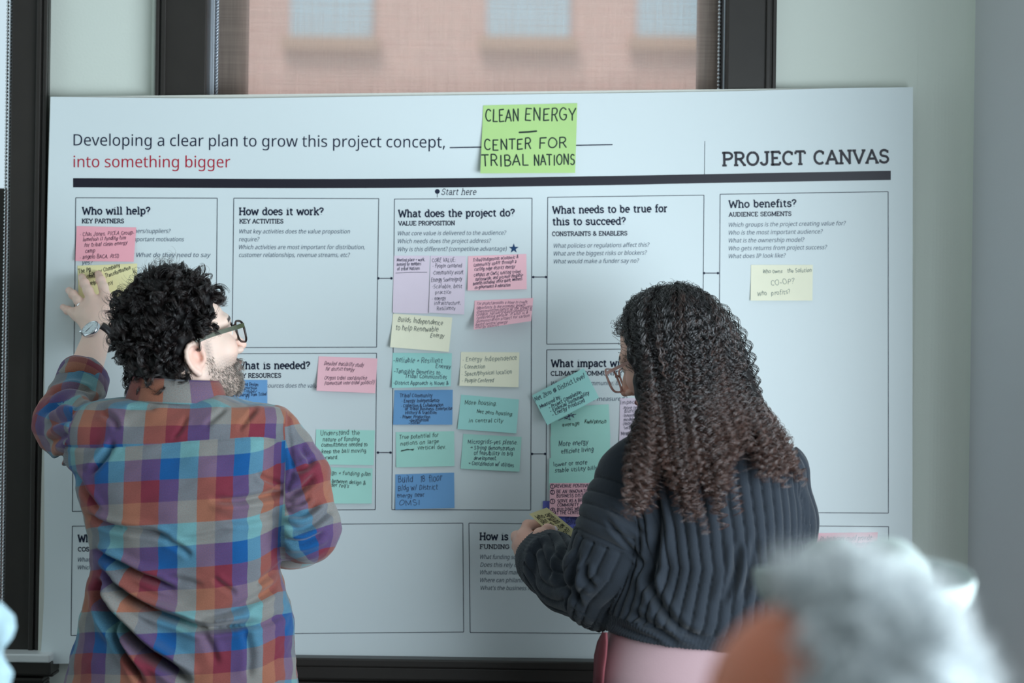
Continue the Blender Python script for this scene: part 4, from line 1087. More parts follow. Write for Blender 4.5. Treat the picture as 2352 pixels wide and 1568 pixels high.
# man's curly hair: an inner mass and curl clumps
def hair_ok(q):
    x, y, z = q[..., 0], q[..., 1], q[..., 2]
    face = (y > .044) & (z < .056 + .3 * (.085 - y))
    earz = (np.abs(x) > .05) & (y > -.032) & (z < .012)
    low = (z < -.075 - .1 * y)
    side = (y > .006) & (z < .022)
    return ~(face | earz | low | side)
def man_mass(p):
    q = ((p - mC.astype(np.float32)) @ mR.astype(np.float32))
    d = ell(q, (0, -.014, .040), (.089, .096, .096))
    d = smin(d, ell(q, (0, -.062, -.045), (.062, .048, .05)), .03)
    d = d + .004 * vnoise(q, 110, 8)
    f = smax(q[:, 1] - .045 + (q[:, 2] - .06) * -.5, -(q[:, 2] - .066), .01)
    cut = ell(q, (0, .09, -.035), (.12, .075, .095))
    d = smax(d, -cut, .01)
    e = ell(q, (.078, .004, -.032), (.04, .032, .036)); e2 = ell(q, (-.078, .004, -.032), (.04, .032, .036))
    return smax(smax(d, -e, .008), -e2, .008)
V, Q = nets(man_mass, mC - (.17, .17, .17), mC + (.17, .17, .19), .004)
mh = link('hair', mesh_np('hair', V, Q), M_massm, man)
def curls(n, per, k, rad, seed, okf, c, Rm, out=(.012, .034), turns=(1.0, 1.9), ctr=(0, -.014, .036), base=(.083, .092, .09), spread=.0017, nl=.5):
    r = np.random.default_rng(seed); base = np.array(base)
    v = r.normal(size=(n * 12, 3)); v /= np.linalg.norm(v, axis=1)[:, None]
    v = v[okf(np.array(ctr) + v * base)][:n]; n = len(v)
    b = np.array(ctr) + v * base; nrm = v / base; nrm /= np.linalg.norm(nrm, axis=1)[:, None]
    t = r.normal(size=(n, 3)) * .8 + np.array([0, -.2, -1.0]) * .55; t -= nrm * (t * nrm).sum(1)[:, None]; t /= np.linalg.norm(t, axis=1)[:, None]
    bt = np.cross(nrm, t); L = r.uniform(*out, n); R0 = r.uniform(*rad, n); tn = r.uniform(*turns, n) * 2 * math.pi; ph = r.uniform(0, 6.28, n); hand = r.choice((-1, 1), n)
    rep = lambda a: np.repeat(a, per, 0)
    b, nrm, t, bt, L, R0, tn, ph, hand = map(rep, (b, nrm, t, bt, L, R0, tn, ph, hand)); N_ = n * per
    o = r.normal(size=(N_, 3)) * spread; R0 = R0 * (1 + r.normal(size=N_) * .07); ph = ph + r.normal(size=N_) * .12
    s_ = np.linspace(0, 1, k)[None, :]; a = ph[:, None] + (hand * tn)[:, None] * s_; grow = np.clip(s_ * 3, .25, 1)
    ca = (np.cos(a) - np.cos(ph)[:, None]) * R0[:, None] * grow; sa = (np.sin(a) - np.sin(ph)[:, None]) * R0[:, None] * grow
    A_ = b[:, None] + (s_ ** .8 * L[:, None])[..., None] * (nrm * nl + t * .55)[:, None] + ca[..., None] * (nrm * .9 + t * .2)[:, None] + sa[..., None] * (bt * .55 + t * .75)[:, None] + o[:, None] * (.3 + s_)[..., None]
    return to_world(c, Rm, A_.reshape(-1, 3)).reshape(A_.shape)
st = curls(780, 12, 30, (.006, .0145), 21, hair_ok, mC, mR)
hair('curls', st, .0005, M_hairm, mh)
st = curls(150, 4, 30, (.008, .015), 22, lambda q: hair_ok(q) & (q[..., 1] < .03) & (q[..., 2] > .03), mC, mR, out=(.02, .05), base=(.086, .096, .096), spread=.004)
hair('loose_curls', st, .00022, M_hairm, mh)
def nape_ok(q): return (q[..., 1] < -.035) & (q[..., 2] < -.03) & (q[..., 2] > -.10)
st = curls(210, 12, 26, (.007, .013), 23, nape_ok, mC, mR, out=(.02, .045), turns=(.5, 1.1), ctr=(0, -.04, -.045), base=(.062, .052, .06))
hair('nape_curls', st, .0005, M_hairm, mh)
# beard stubble, moustache
r = np.random.default_rng(5); q = r.uniform((-.07, -.005, -.124), (.07, .108, -.035), (60000, 3))
d0 = head_sdf(q); q = q[np.abs(d0) < .012]; d0 = head_sdf(q)
gr = np.stack([head_sdf(q + np.eye(3)[i] * 1e-3) - d0 for i in range(3)], 1); gr /= np.linalg.norm(gr, axis=1)[:, None] + 1e-9
q = q - gr * d0[:, None]; ax = np.abs(q[:, 0])
bad = (q[:, 1] < .008) | ((q[:, 2] > -.058) & (ax < .02) & (q[:, 1] > .1)) | ((ax < .019) & (-.084 < q[:, 2]) & (q[:, 2] < -.064)) | ((q[:, 2] > -.06) & (ax > .026) & (q[:, 1] > .03)) | ((q[:, 1] > .09) & (q[:, 2] > -.055))
q = q[~bad][:3600]; gr = gr[~bad][:3600]
ln = np.where(q[:, 1] < .07, .006, .010)[:, None]; dr = gr * .5 + np.array([0, .1, -.9]) + r.normal(size=q.shape) * .25; dr /= np.linalg.norm(dr, axis=1)[:, None]
bs = np.stack([q, q + (gr * .3 + dr * .7) * ln * .5, q + dr * ln], 1)
hair('beard', to_world(mC, mR, bs.reshape(-1, 3)).reshape(bs.shape), .00026, hair_mat('greying_beard', (104, 96, 90), (166, 158, 150), .45, .3), man)

# plaid shirt
def plaid_mat(name, panels=False):
    m = bpy.data.materials.new(name); m.use_nodes = True; nt = m.node_tree; b = nt.nodes['Principled BSDF']
    b.inputs['Roughness'].default_value = .85; b.inputs['Specular IOR Level'].default_value = .15
    b.inputs['Sheen Weight'].default_value = .25; b.inputs['Sheen Roughness'].default_value = .5
    uv = nt.nodes.new('ShaderNodeUVMap'); uv.uv_map = 'weave'; sp = nt.nodes.new('ShaderNodeSeparateXYZ')
    if panels:
        sel = nt.nodes.new('ShaderNodeUVMap'); sel.uv_map = 'panel'; ss = nt.nodes.new('ShaderNodeSeparateXYZ'); nt.links.new(sel.outputs[0], ss.inputs[0])
        cur = uv.outputs[0]
        for k_, nm in enumerate(('yoke', 'sleeve')):
            u2 = nt.nodes.new('ShaderNodeUVMap'); u2.uv_map = nm; gt = nt.nodes.new('ShaderNodeMath'); gt.operation = 'GREATER_THAN'; gt.inputs[1].default_value = 0
            nt.links.new(ss.outputs[k_], gt.inputs[0]); mm = nt.nodes.new('ShaderNodeMix'); mm.data_type = 'VECTOR'
            nt.links.new(gt.outputs[0], mm.inputs[0]); nt.links.new(cur, mm.inputs[4]); nt.links.new(u2.outputs[0], mm.inputs[5]); cur = mm.outputs[1]
    else: cur = uv.outputs[0]
    nt.links.new(cur, sp.inputs[0])
    Bc, Tc, Oc, Rc = (12, 78, 136), (104, 150, 154), (150, 96, 76), (116, 42, 58)
    def thread(out, order):
        a = nt.nodes.new('ShaderNodeMath'); a.operation = 'MULTIPLY'; a.inputs[1].default_value = .25; nt.links.new(out, a.inputs[0])
        f = nt.nodes.new('ShaderNodeMath'); f.operation = 'FRACT'; nt.links.new(a.outputs[0], f.inputs[0])
        r_ = nt.nodes.new('ShaderNodeValToRGB'); r_.color_ramp.interpolation = 'CONSTANT'; e = r_.color_ramp.elements
        e[0].position = 0; e[0].color = rgba(order[0]); e[1].position = .25; e[1].color = rgba(order[1])
        for k in (2, 3): n_ = e.new(.25 * k); n_.color = rgba(order[k])
        nt.links.new(f.outputs[0], r_.inputs[0]); return r_.outputs[0]
    cu = thread(sp.outputs[0], (Bc, Tc, Oc, Rc)); cv = thread(sp.outputs[1], (Bc, Rc, Oc, Tc))
    mp = nt.nodes.new('ShaderNodeMapping'); mp.inputs['Scale'].default_value = (30, 30, 1); mp.inputs['Rotation'].default_value = (0, 0, .7); nt.links.new(cur, mp.inputs[0])
    wv = nt.nodes.new('ShaderNodeTexNoise'); wv.inputs['Scale'].default_value = 1.0; wv.inputs['Detail'].default_value = 3; nt.links.new(mp.outputs[0], wv.inputs['Vector'])
    rp = nt.nodes.new('ShaderNodeMapRange'); rp.inputs[1].default_value = .3; rp.inputs[2].default_value = .7; rp.inputs[3].default_value = .32; rp.inputs[4].default_value = .68; nt.links.new(wv.outputs['Fac'], rp.inputs[0])
    mx = nt.nodes.new('ShaderNodeMix'); mx.data_type = 'RGBA'; nt.links.new(rp.outputs[0], mx.inputs[0]); nt.links.new(cu, mx.inputs[6]); nt.links.new(cv, mx.inputs[7])
    hv = nt.nodes.new('ShaderNodeHueSaturation'); hv.inputs['Saturation'].default_value = 1.0; vr = nt.nodes.new('ShaderNodeMapRange'); vr.inputs[1].default_value = .25; vr.inputs[2].default_value = .75; vr.inputs[3].default_value = .72; vr.inputs[4].default_value = 1.12
    mp2 = nt.nodes.new('ShaderNodeMapping'); mp2.inputs['Scale'].default_value = (22, 22, 1); nt.links.new(cur, mp2.inputs[0]); w2_ = nt.nodes.new('ShaderNodeTexNoise'); w2_.inputs['Detail'].default_value = 5; w2_.inputs['Scale'].default_value = 1; nt.links.new(mp2.outputs[0], w2_.inputs['Vector'])
    nt.links.new(w2_.outputs['Fac'], vr.inputs[0]); nt.links.new(vr.outputs[0], hv.inputs['Value']); nt.links.new(mx.outputs[2], hv.inputs['Color'])
    nt.links.new(hv.outputs[0], b.inputs['Base Color'])
    bp = nt.nodes.new('ShaderNodeBump'); bp.inputs['Strength'].default_value = .4; bp.inputs['Distance'].default_value = .001
    nt.links.new(wv.outputs['Fac'], bp.inputs['Height']); nt.links.new(bp.outputs[0], b.inputs['Normal'])
    return m
M_plaid = plaid_mat('plaid_flannel'); M_plaid3 = plaid_mat('plaid_flannel_panels', True)
TORSO = pxrows([(896, 395, 440, .03, MY), (908, 318, 515, .062, MY), (916, 270, 560, .078, MY), (924, 222, 612, .088, MY), (934, 200, 643, .096, MY), (955, 185, 660, .106, MY), (1000, 172, 664, .118, MY), (1060, 170, 664, .126, MY - .005),
                (1130, 180, 660, .131, MY - .01), (1200, 203, 655, .132, MY - .01), (1260, 214, 646, .130, MY - .01), (1310, 212, 641, .130, MY - .005), (1360, 200, 656, .132, MY), (1420, 185, 674, .136, MY),
                (1480, 172, 679, .140, MY), (1568, 152, 685, .146, MY), (1700, 140, 695, .15, MY)])
LARM = [sho, elb, elb + .46 * (wr - elb)]; LRAD = [.066, .059, .052]
RARM = [rsho, P(682, 1095, -.45), relb, px3((655, 1212, -.30))]; RRAD = [.054, .058, .061, .052]
def shirt(p):
    d = loft(p, TORSO, 2.5)
    d = smin(d, chain(p, LARM, LRAD, .03), .035)
    return smin(d, chain(p, RARM, RRAD, .03), .022)
lo = np.array([bx - .37, MY - .22, float(P(425, 1712, MY)[2])]); hi = np.array([bx + .37, -.10, float(P(425, 840, MY)[2])])
V, Q = nets(shirt, lo, hi, .0036)
V = relax(V, Q, 3, .5); N = vnormals(V, Q)
def seg_t(p, a, b):
    a = np.asarray(a); ba = np.asarray(b) - a; t = np.clip(((p - a) @ ba) / (ba @ ba), 0, 1); return t, np.linalg.norm(p - a - t[:, None] * ba, axis=1), np.linalg.norm(ba)
def shirt_region(p):
    """0 torso, 1 left sleeve, 2 right sleeve"""
    x, y = PX(p)
    reg = np.zeros(len(p), int)
    dl = chain(p, LARM, LRAD, .02); dr = chain(p, RARM, RRAD, .02); dt = loft(p, TORSO, 2.5)
    reg[(dl < dt - .004)] = 1; reg[(dr < dt) & (x > 648)] = 2
    return reg
px_, py_ = PX(V); reg = shirt_region(V); back = np.clip((-N[:, 1] - .05) / .4, 0, 1)
disp = np.zeros(len(V))
FOLDS = [  # line (px), groove depth m, half width px, ridge share
    ([(222, 1300), (272, 1352), (336, 1396), (404, 1422), (463, 1442), (549, 1436), (600, 1425)], .026, 9, .6),
    ([(232, 1330), (250, 1403), (293, 1454), (336, 1496), (387, 1530), (440, 1570)], .036, 12, .6),
    ([(222, 1320), (240, 1400), (262, 1460), (300, 1520), (330, 1575)], .024, 8, .5),
    ([(196, 1180), (250, 1208), (353, 1224), (395, 1243)], .012, 7, .5), ([(216, 1262), (276, 1298), (336, 1327), (404, 1354)], .016, 8, .6),
    ([(380, 1240), (410, 1255), (440, 1278)], .006, 7, .5), ([(400, 1240), (470, 1232), (540, 1215)], .004, 6, .4), ([(330, 1320), (400, 1330), (470, 1345)], .005, 7, .4),
    ([(659, 1128), (608, 1140), (540, 1150), (480, 1146)], .009, 8, .6), ([(650, 1115), (612, 1100), (590, 1085)], .006, 6, .5), ([(647, 1326), (612, 1362), (561, 1388), (497, 1414), (430, 1430)], .007, 9, .5),
    ([(655, 1290), (620, 1320), (585, 1345)], .006, 7, .5), ([(488, 1325), (520, 1350), (545, 1365)], .005, 6, .5), ([(668, 1400), (610, 1430), (560, 1440)], .005, 8, .4),
    ([(450, 1430), (480, 1475), (500, 1530)], .005, 9, .4), ([(560, 1440), (575, 1500), (570, 1560)], .005, 9, .4), ([(640, 1180), (560, 1195), (500, 1190)], .004, 8, .4), ([(205, 1090), (245, 1040), (262, 1010)], .007, 7, .5),
    ([(168, 1080), (200, 1140), (230, 1180)], .007, 7, .5), ([(520, 935), (498, 955), (470, 980)], .004, 6, .4), ([(590, 935), (570, 960), (545, 990)], .005, 6, .4), ([(232, 945), (262, 965), (270, 990)], .005, 7, .5), ([(285, 940), (310, 935), (360, 938)], .003, 6, .4),
    ([(430, 950), (415, 985), (395, 1010)], .003, 5, .4)]
for ln, dep, wd_, rg_ in FOLDS:
    d, t, sg = polydist(px_, py_, cr(np.array(ln, float), 24)); env = np.clip(np.minimum(t, 1 - t) * 6, 0, 1)
    disp += back * (reg == 0) * env * dep * 1.5 * (-np.exp(-(d / wd_) ** 2) + rg_ * np.exp(-((d - 1.9 * wd_) / (1.2 * wd_)) ** 2) * (sg < 0) + .35 * rg_ * np.exp(-((d - 1.9 * wd_) / (1.2 * wd_)) ** 2) * (sg > 0))
SLF = [([(105, 985), (150, 960), (200, 962), (240, 940)], .009, 8), ([(102, 950), (150, 925), (205, 925), (245, 915)], .010, 8), ([(108, 1020), (150, 1000), (190, 1010)], .007, 8), ([(125, 1075), (150, 1040), (180, 1035)], .006, 8), ([(112, 905), (160, 890), (215, 905)], .006, 6), ([(140, 1110), (165, 1070), (185, 1060)], .006, 7),
       ([(655, 1205), (690, 1215), (730, 1195), (765, 1165)], .009, 8), ([(655, 1180), (700, 1180), (735, 1150)], .008, 8), ([(660, 1140), (690, 1125), (725, 1090)], .010, 8), ([(655, 1240), (700, 1245), (750, 1225)], .008, 7), ([(672, 1080), (700, 1075), (722, 1050)], .007, 7), ([(690, 1020), (705, 1050), (720, 1060)], .005, 7), ([(660, 1160), (690, 1155), (715, 1135)], .006, 6)]
for ln, dep, wd_ in SLF:
    d, t, sg = polydist(px_, py_, cr(np.array(ln, float), 16)); env = np.clip(np.minimum(t, 1 - t) * 6, 0, 1)
    disp += (reg > 0) * env * dep * 1.3 * (-np.exp(-(d / wd_) ** 2) + .5 * np.exp(-((d - 1.9 * wd_) / (1.2 * wd_)) ** 2))
YOKE = cr(np.array([(140, 1026), (200, 1028), (290, 1025), (420, 1013), (520, 1006), (600, 1003), (650, 1010)], float), 30)
d, t, sg = polydist(px_, py_, YOKE); disp += back * (reg == 0) * (-.003 * np.exp(-(d / 3.2) ** 2) + .0012 * np.exp(-((d - 8) / 4) ** 2) * (1 + .5 * np.sin(px_ * .9)))
ARMH = cr(np.array([(662, 930), (664, 990), (668, 1040), (672, 1080), (660, 1130)], float), 20)
d, t, sg = polydist(px_, py_, ARMH); disp += back * (-.003 * np.exp(-(d / 3.2) ** 2) + .0015 * np.exp(-((d - 8) / 4) ** 2))
disp += .0022 * vnoise(V * np.array([1, 1, 1.6]), 38, 4) + .0008 * vnoise(V, 110, 6)
V2 = V + N * disp[:, None]
V2 = relax(V2, Q, 1, .35)
# weave coordinates per face corner
rows_ = np.array(sorted(TORSO))
def shirt_uv(p):
    x, y = PX(p)
    cx = np.interp(p[:, 2], rows_[:, 0], rows_[:, 1]); a = np.interp(p[:, 2], rows_[:, 0], rows_[:, 3])
    ph = np.arcsin(np.clip((p[:, 0] - cx) / a * .985, -1, 1)); ph = np.where(p[:, 1] > MY, np.sign(ph) * (math.pi - np.abs(ph)), ph)
    arc = cx + ph * np.maximum(a, .17)
    xm = (arc / (CAM_Y * -1 + MY - .12) * FOC + W / 2)
    u = (xm - 375) / 43.0
    sag = 10 * np.sin(np.clip((xm - 200) / 460, 0, 1) * math.pi) * np.clip((y - 1120) / 200, 0, 1)
    tilt = .055 * (xm - 430) * np.clip(1.1 - (y - 1250) / 500, .4, 1) + np.clip((xm - 560) / 100, 0, 1.3) ** 2 * 12
    v = (y + tilt - sag - 1050) / 49.0
    yk = np.stack([(xm - 433) / 50.5, -(y - 937 + .02 * (x - 400)) / 40.0 + 3], 1)
    ysel = np.interp(x, YOKE[:, 0], YOKE[:, 1]) - y; ysel = np.where(p[:, 1] > MY + .07, -5, ysel)
    dt = loft(p, TORSO, 2.5); sel = np.full(len(p), -1.0); su = np.zeros((len(p), 2))
    for k, (ch, rad) in enumerate(((LARM, LRAD), (RARM, RRAD)), 1):
        L0 = 0; best = np.full(len(p), 1e9); lu = np.zeros(len(p)); lv = np.zeros(len(p)); ref = np.array([0, -1.0, .3])
        for i, (ia, ib) in enumerate(((0, 1), (1, 2)) if k == 1 else ((0, 2),)):
            t, dd, L = seg_t(p, ch[ia], ch[ib]); ax = (np.asarray(ch[ib]) - np.asarray(ch[ia])) / L
            e1 = ref - ax * (ref @ ax); e1 /= np.linalg.norm(e1); e2 = np.cross(ax, e1); r_ = p - np.asarray(ch[ia])
            ang = np.arctan2(r_ @ e2, r_ @ e1); tt = (r_ @ ax) / L; b_ = np.ones(len(p), bool) if i == 0 else tt > -.12
            lu[b_] = (ang * .060 / .036)[b_]; lv[b_] = ((L0 + tt * L) / .040)[b_]; L0 += L
        f = dt - chain(p, ch, rad, .02)
        f = f - .004 if k == 1 else np.minimum(f, (x - 655) * .0008)
        b_ = f > sel; sel[b_] = f[b_]; su[b_] = np.stack([lu + .5, lv + (.6 if k == 1 else 3.3)], 1)[b_]
    return {'weave': np.stack([u, v], 1), 'yoke': yk, 'sleeve': su, 'panel': np.stack([ysel / 20, sel * 20], 1)}
uv = {k_: a_[Q].reshape(-1, 2) for k_, a_ in shirt_uv(V).items()}
sh_ob = link('shirt', mesh_np('shirt', V2, Q, uv=uv), M_plaid3, man)

def ring_band(name, center, axis, ref, ra, rb, prof, n, arc, material, parent, ucell, v0, wob=0.0, tilt=None, u0=0.0):
    """band around an axis; prof: list of (radial offset, axial offset)"""
    axis = np.asarray(axis, float); axis /= np.linalg.norm(axis); e1 = np.asarray(ref, float) - axis * np.dot(ref, axis); e1 /= np.linalg.norm(e1); e2 = np.cross(axis, e1)
    A_ = np.linspace(arc[0], arc[1], n); g = np.zeros((n, len(prof), 3))
    for i, a in enumerate(A_):
        for j, (dr, dz) in enumerate(prof):
            k = 1 + wob * math.sin(3 * a + 1)
            g[i, j] = center + e1 * (ra + dr) * math.cos(a) * k + e2 * (rb + dr) * math.sin(a) * k + axis * (dz + (tilt(a) if tilt else 0))
    m_ = len(prof); Fc = [(i * m_ + j, (i + 1) * m_ + j, (i + 1) * m_ + j + 1, i * m_ + j + 1) for i in range(n - 1) for j in range(m_ - 1)]
    Fc = np.array(Fc); per = (ra + rb) / 2 * (A_ - A_[0]) / ucell + u0
    L = np.r_[0, np.cumsum(np.hypot(*np.diff(np.array(prof), axis=0).T))] / .042
    uvv = np.array([[per[i // m_], v0 + L[i % m_]] for i in Fc.ravel()])
    return link(name, mesh_np(name, g.reshape(-1, 3), Fc, uv=uvv), material, parent)
# collar
colc = P(406, 908, MY - .005)
ring_band('collar', colc, (-.03, .0, 1), (1, 0, 0), .080, .072, [(.004, -.01), (-.004, .026), (-.002, .033), (.004, .032), (.010, .012), (.017, -.010), (.015, -.013), (.009, -.010)], 72, (-math.pi * 1.36, math.pi * .36), M_plaid, man, -.042, 0.75, u0=6.676,
          tilt=lambda a: -.006 * math.cos(a))
# rolled cuffs
fdir = np.asarray(LARM[2]) - np.asarray(LARM[1])
cf = ring_band('cuff', np.asarray(LARM[2]) + fdir / np.linalg.norm(fdir) * -.006, fdir, (1, 0, 0), .050, .050, [(-.012, .024), (-.002, .027), (.002, .020), (.003, .004), (.004, -.012), (.001, -.022), (-.006, -.022)], 48, (0, 2 * math.pi), M_plaid, man, .036, 1.2, wob=.04)
fdir = np.asarray(RARM[3]) - np.asarray(RARM[2]) + np.array([.0, .02, -.06])
ring_band('cuff', np.asarray(RARM[3]) * .45 + np.asarray(RARM[2]) * .55 + np.array([.0, .0, -.022]), fdir, (1, 0, 0), .060, .050, [(-.014, .036), (-.002, .040), (.002, .034), (.003, .010), (.002, -.012), (-.004, -.026), (-.014, -.026)], 48, (0, 2 * math.pi), M_plaid, man, .036, 2.2, wob=.05)

def lower_clothes(parent, x0, Y0, ztop, material, hip, rows=None, top_rows=None, name='trousers', h=.006, shoe=(40, 38, 40)):
    def f(p):
        d = None
        for s in (-1, 1):
            c_ = chain(p, [(x0 + s * .085, Y0, ztop - .16), (x0 + s * .1, Y0, .48), (x0 + s * .11, Y0 - .02, .08)], [.095, .075, .06], .03)
            d = c_ if d is None else smin(d, c_, .03)
        d = smin(d, ell(p, (x0, Y0, ztop - .12), (hip, .135, .13)), .04) if top_rows is None else smin(d, loft(p, top_rows, 2.4), .03)
        return np.maximum(d, .05 - p[:, 2])
    V, Q = nets(f, (x0 - .3, Y0 - .25, .03), (x0 + .3, Y0 + .25, ztop + .06), h)
    V = relax(V, Q, 2); o = link(name, mesh_np(name, V, Q), material, parent)
    ms = mat('shoe_leather', shoe, .5)
    for s in (-1, 1):
        def g(p): return np.maximum(smin(ell(p, (x0 + s * .115, Y0 + .06, .045), (.048, .13, .05)), ell(p, (x0 + s * .112, Y0 - .01, .07), (.045, .06, .06)), .03), -p[:, 2] + .0)
        v, q_ = nets(g, (x0 + s * .115 - .08, Y0 - .1, -.01), (x0 + s * .115 + .08, Y0 + .22, .16), .006)
        link('shoe', mesh_np('shoe', v, q_), ms, parent)
    return o
lower_clothes(man, bx, MY + .02, hipz - .02, mat('dark_denim', (48, 56, 74), .8, .2, bump=.2, bscale=400), .17)

# ------------------------------------------------------------------ the woman in the ribbed sweater
WYb = -.50
wom_base = P(1610, 1400, WYb); wom_base[2] = 0
wom = thing('person', wom_base, 'woman with long dark curly hair in a ribbed slate sweater, reading a yellow note', 'person')
wC = P(1536, 808, -.43); wR = frame_of(math.radians(-62), math.radians(-24), math.radians(0))
SKW = (224, 180, 162)
wx0 = wom_base[0]
def wom_head(p):
    q = ((p - wC.astype(np.float32)) @ wR.astype(np.float32)) / .96
    d = head_sdf(q, nose=.85, jaw=.9, eyelid=1) * .96
    return smin(d, cap(p, to_world(wC, wR, (0, -.03, -.06), .96), P(1610, 1010, -.50), .048, .052), .02)
V, Q = nets(wom_head, wC - (.17, .17, .24), wC + (.19, .17, .16), .0022)
V = relax(V, Q, 1, .4)
parts = [(V, Q, head_tone((V - wC) @ wR / .96, SKW, (150, 84, 84)))]
# left hand holding the note
HY = -.285
def hp(x, y, dy=0.0): return P(x, y, HY + dy)
wwr = hp(1242, 1272, -.0)
def wom_hand(p):
    d = chain(p, [hp(1290, 1300, -.05), wwr], [.033, .027], .02)
    d = smin(d, chain(p, [wwr, hp(1212, 1250, .0)], [.028, .026], .02), .02)
    d = smin(d, cap(p, hp(1206, 1232, .004), hp(1200, 1282, .0), .015, .013), .012)
    ks = [(1201, 1228), (1193, 1247), (1194, 1265), (1199, 1283)]
    ends = [[(1212, 1206, .03), (1240, 1202, .045), (1258, 1206, .036)], [(1186, 1232, .034), (1212, 1222, .056), (1238, 1220, .05)], [(1188, 1254, .034), (1208, 1244, .058), (1232, 1236, .056)], [(1197, 1280, .03), (1212, 1266, .05), (1232, 1256, .052)]]
    for k, e, rr_ in zip(ks, ends, (.0105, .0108, .0102, .0092)):
        d = smin(d, chain(p, [hp(*k)] + [hp(*q_) for q_ in e], [rr_ * 1.12, rr_, rr_ * .92, rr_ * .78], .006), .006)
    return smin(d, chain(p, [hp(1232, 1250, -.02), hp(1240, 1228, -.024), hp(1258, 1216, -.006), hp(1272, 1216, .012)], [.015, .0125, .0105, .0085], .008), .01)
V, Q = nets(wom_hand, hp(1170, 1340, -.09), hp(1330, 1180, .09), .002)
V = relax(V, Q, 1, .4); tone = np.tile(np.array(lin(SKW)), (len(V), 1))
t = np.clip(.5 + .5 * vnoise(V, 90, 9), 0, 1) * .3; tone = lerp3(tone, np.array(lin((176, 112, 98))), t)
nl = np.linalg.norm(V - hp(1274, 1215, .006), axis=1); tone[nl < .0065] = lin((226, 214, 216))
parts.append((V, Q, tone))
# concealed trunk, legs, right arm
whip = float(P(1610, 1520, WYb)[2])
wls, wle = P(1458, 1092, WYb), P(1376, 1345, -.46)
wrs, wre, wrw = P(1788, 1092, WYb), P(1795, 1325, -.48), P(1690, 1330, -.25)
def wom_low(p):
    d = chain(p, [P(1610, 1010, -.50), P(1615, 1120, WYb), P(1610, 1350, WYb), P(1600, 1510, WYb)], [.05, .09, .085, .10], .06)
    for s in (-1, 1): d = smin(d, chain(p, [(wx0 + s * .085, WYb, whip), (wx0 + s * .09, WYb, .46), (wx0 + s * .095, WYb - .02, .06)], [.09, .055, .035], .03), .03)
    d = smin(d, chain(p, [wls, wle, hp(1290, 1300, -.05)], [.042, .034, .03], .02), .03)
    d = smin(d, chain(p, [wrs, wre, wrw], [.042, .034, .024], .02), .03)
    h = wrw + np.array([-.06, .04, 0]); d = smin(d, cap(p, wrw, h, .024, .027), .02)
    for k in range(4): d = smin(d, chain(p, [h + np.array([0, 0, .022 - .015 * k]), h + np.array([-.036, .012, .022 - .016 * k]), h + np.array([-.045, -.012 + .002 * k, .018 - .016 * k])], [.009, .008, .007], .006), .007)
    return smin(d, chain(p, [h + np.array([.0, -.01, .02]), h + np.array([-.035, -.02, .028])], [.011, .0085], .006), .01)
V, Q = nets(wom_low, (wx0 - .35, WYb - .25, 0), (wx0 + .35, -.08, 1.42), .007)
parts.append((V, Q, np.tile(np.array(lin(SKW)), (len(V), 1))))
V, Q, tone = join_parts(parts)
link('body', mesh_np('body', V, Q, col=tone), skin_mat('tan_skin', SKW), wom)
M_clear = bpy.data.materials.new('blush_clear_frame'); M_clear.use_nodes = True
nt = M_clear.node_tree; b = nt.nodes['Principled BSDF']; b.inputs['Base Color'].default_value = rgba((196, 146, 136)); b.inputs['Roughness'].default_value = .15; b.inputs['Transmission Weight'].default_value = .45; b.inputs['Coat Weight'].default_value = .5
make_glasses(wom, wC, wR, M_clear, M_clear, dz=-.004, yf=.108, w=.028, h=.024, slide=.008, tr=.003)

# sweater
def knit_mat(name):
    m = mat(name, (35, 41, 49), .85, .2, sheen=.2, var=.10, vscale=90)
    nt = m.node_tree; b = nt.nodes['Principled BSDF']; tc = nt.nodes.new('ShaderNodeTexCoord')
    mp = nt.nodes.new('ShaderNodeMapping'); mp.inputs['Scale'].default_value = (700, 700, 420); nt.links.new(tc.outputs['Object'], mp.inputs[0])
    n = nt.nodes.new('ShaderNodeTexNoise'); n.inputs['Scale'].default_value = 1; n.inputs['Detail'].default_value = 2; nt.links.new(mp.outputs[0], n.inputs['Vector'])
    bp = nt.nodes.new('ShaderNodeBump'); bp.inputs['Strength'].default_value = .5; bp.inputs['Distance'].default_value = .0015
    nt.links.new(n.outputs['Fac'], bp.inputs['Height']); nt.links.new(bp.outputs[0], b.inputs['Normal'])
    return m
M_knit = knit_mat('slate_knit')
WT = pxrows([(975, 1560, 1680, .03, WYb), (990, 1500, 1745, .065, WYb), (1005, 1460, 1785, .08, WYb), (1030, 1425, 1815, .095, WYb), (1065, 1410, 1828, .105, WYb), (1110, 1412, 1838, .115, WYb), (1200, 1430, 1846, .122, WYb),
             (1290, 1440, 1846, .128, WYb), (1370, 1412, 1840, .136, WYb), (1410, 1398, 1840, .140, WYb), (1445, 1390, 1825, .138, WYb), (1470, 1388, 1812, .130, WYb), (1520, 1388, 1806, .124, WYb), (1600, 1388, 1806, .122, WYb)])
WL = [P(1462, 1092, WYb), P(1436, 1190, WYb + .01), P(1408, 1285, -.475), P(1380, 1350, -.45)]; WLr = [.074, .082, .083, .076]
WF = [P(1380, 1350, -.45), P(1318, 1330, -.38), P(1262, 1292, -.315), P(1246, 1282, -.30)]; WFr = [.076, .067, .060, .052]
WRc = [P(1788, 1092, WYb), P(1800, 1200, WYb + .02), P(1795, 1330, -.47), P(1720, 1335, -.30)]; WRr = [.056, .056, .058, .05]
def hemz(p):
    x = p[:, 0]; xa = float(P(1388, 1450, WYb)[0]); xb = float(P(1640, 1503, WYb)[0]); za = float(P(1388, 1462, WYb - .1)[2]); zb = float(P(1640, 1503, WYb - .12)[2])
    t = np.clip((x - xa) / (xb - xa), 0, 1.3); return za + (zb - za) * t ** .75
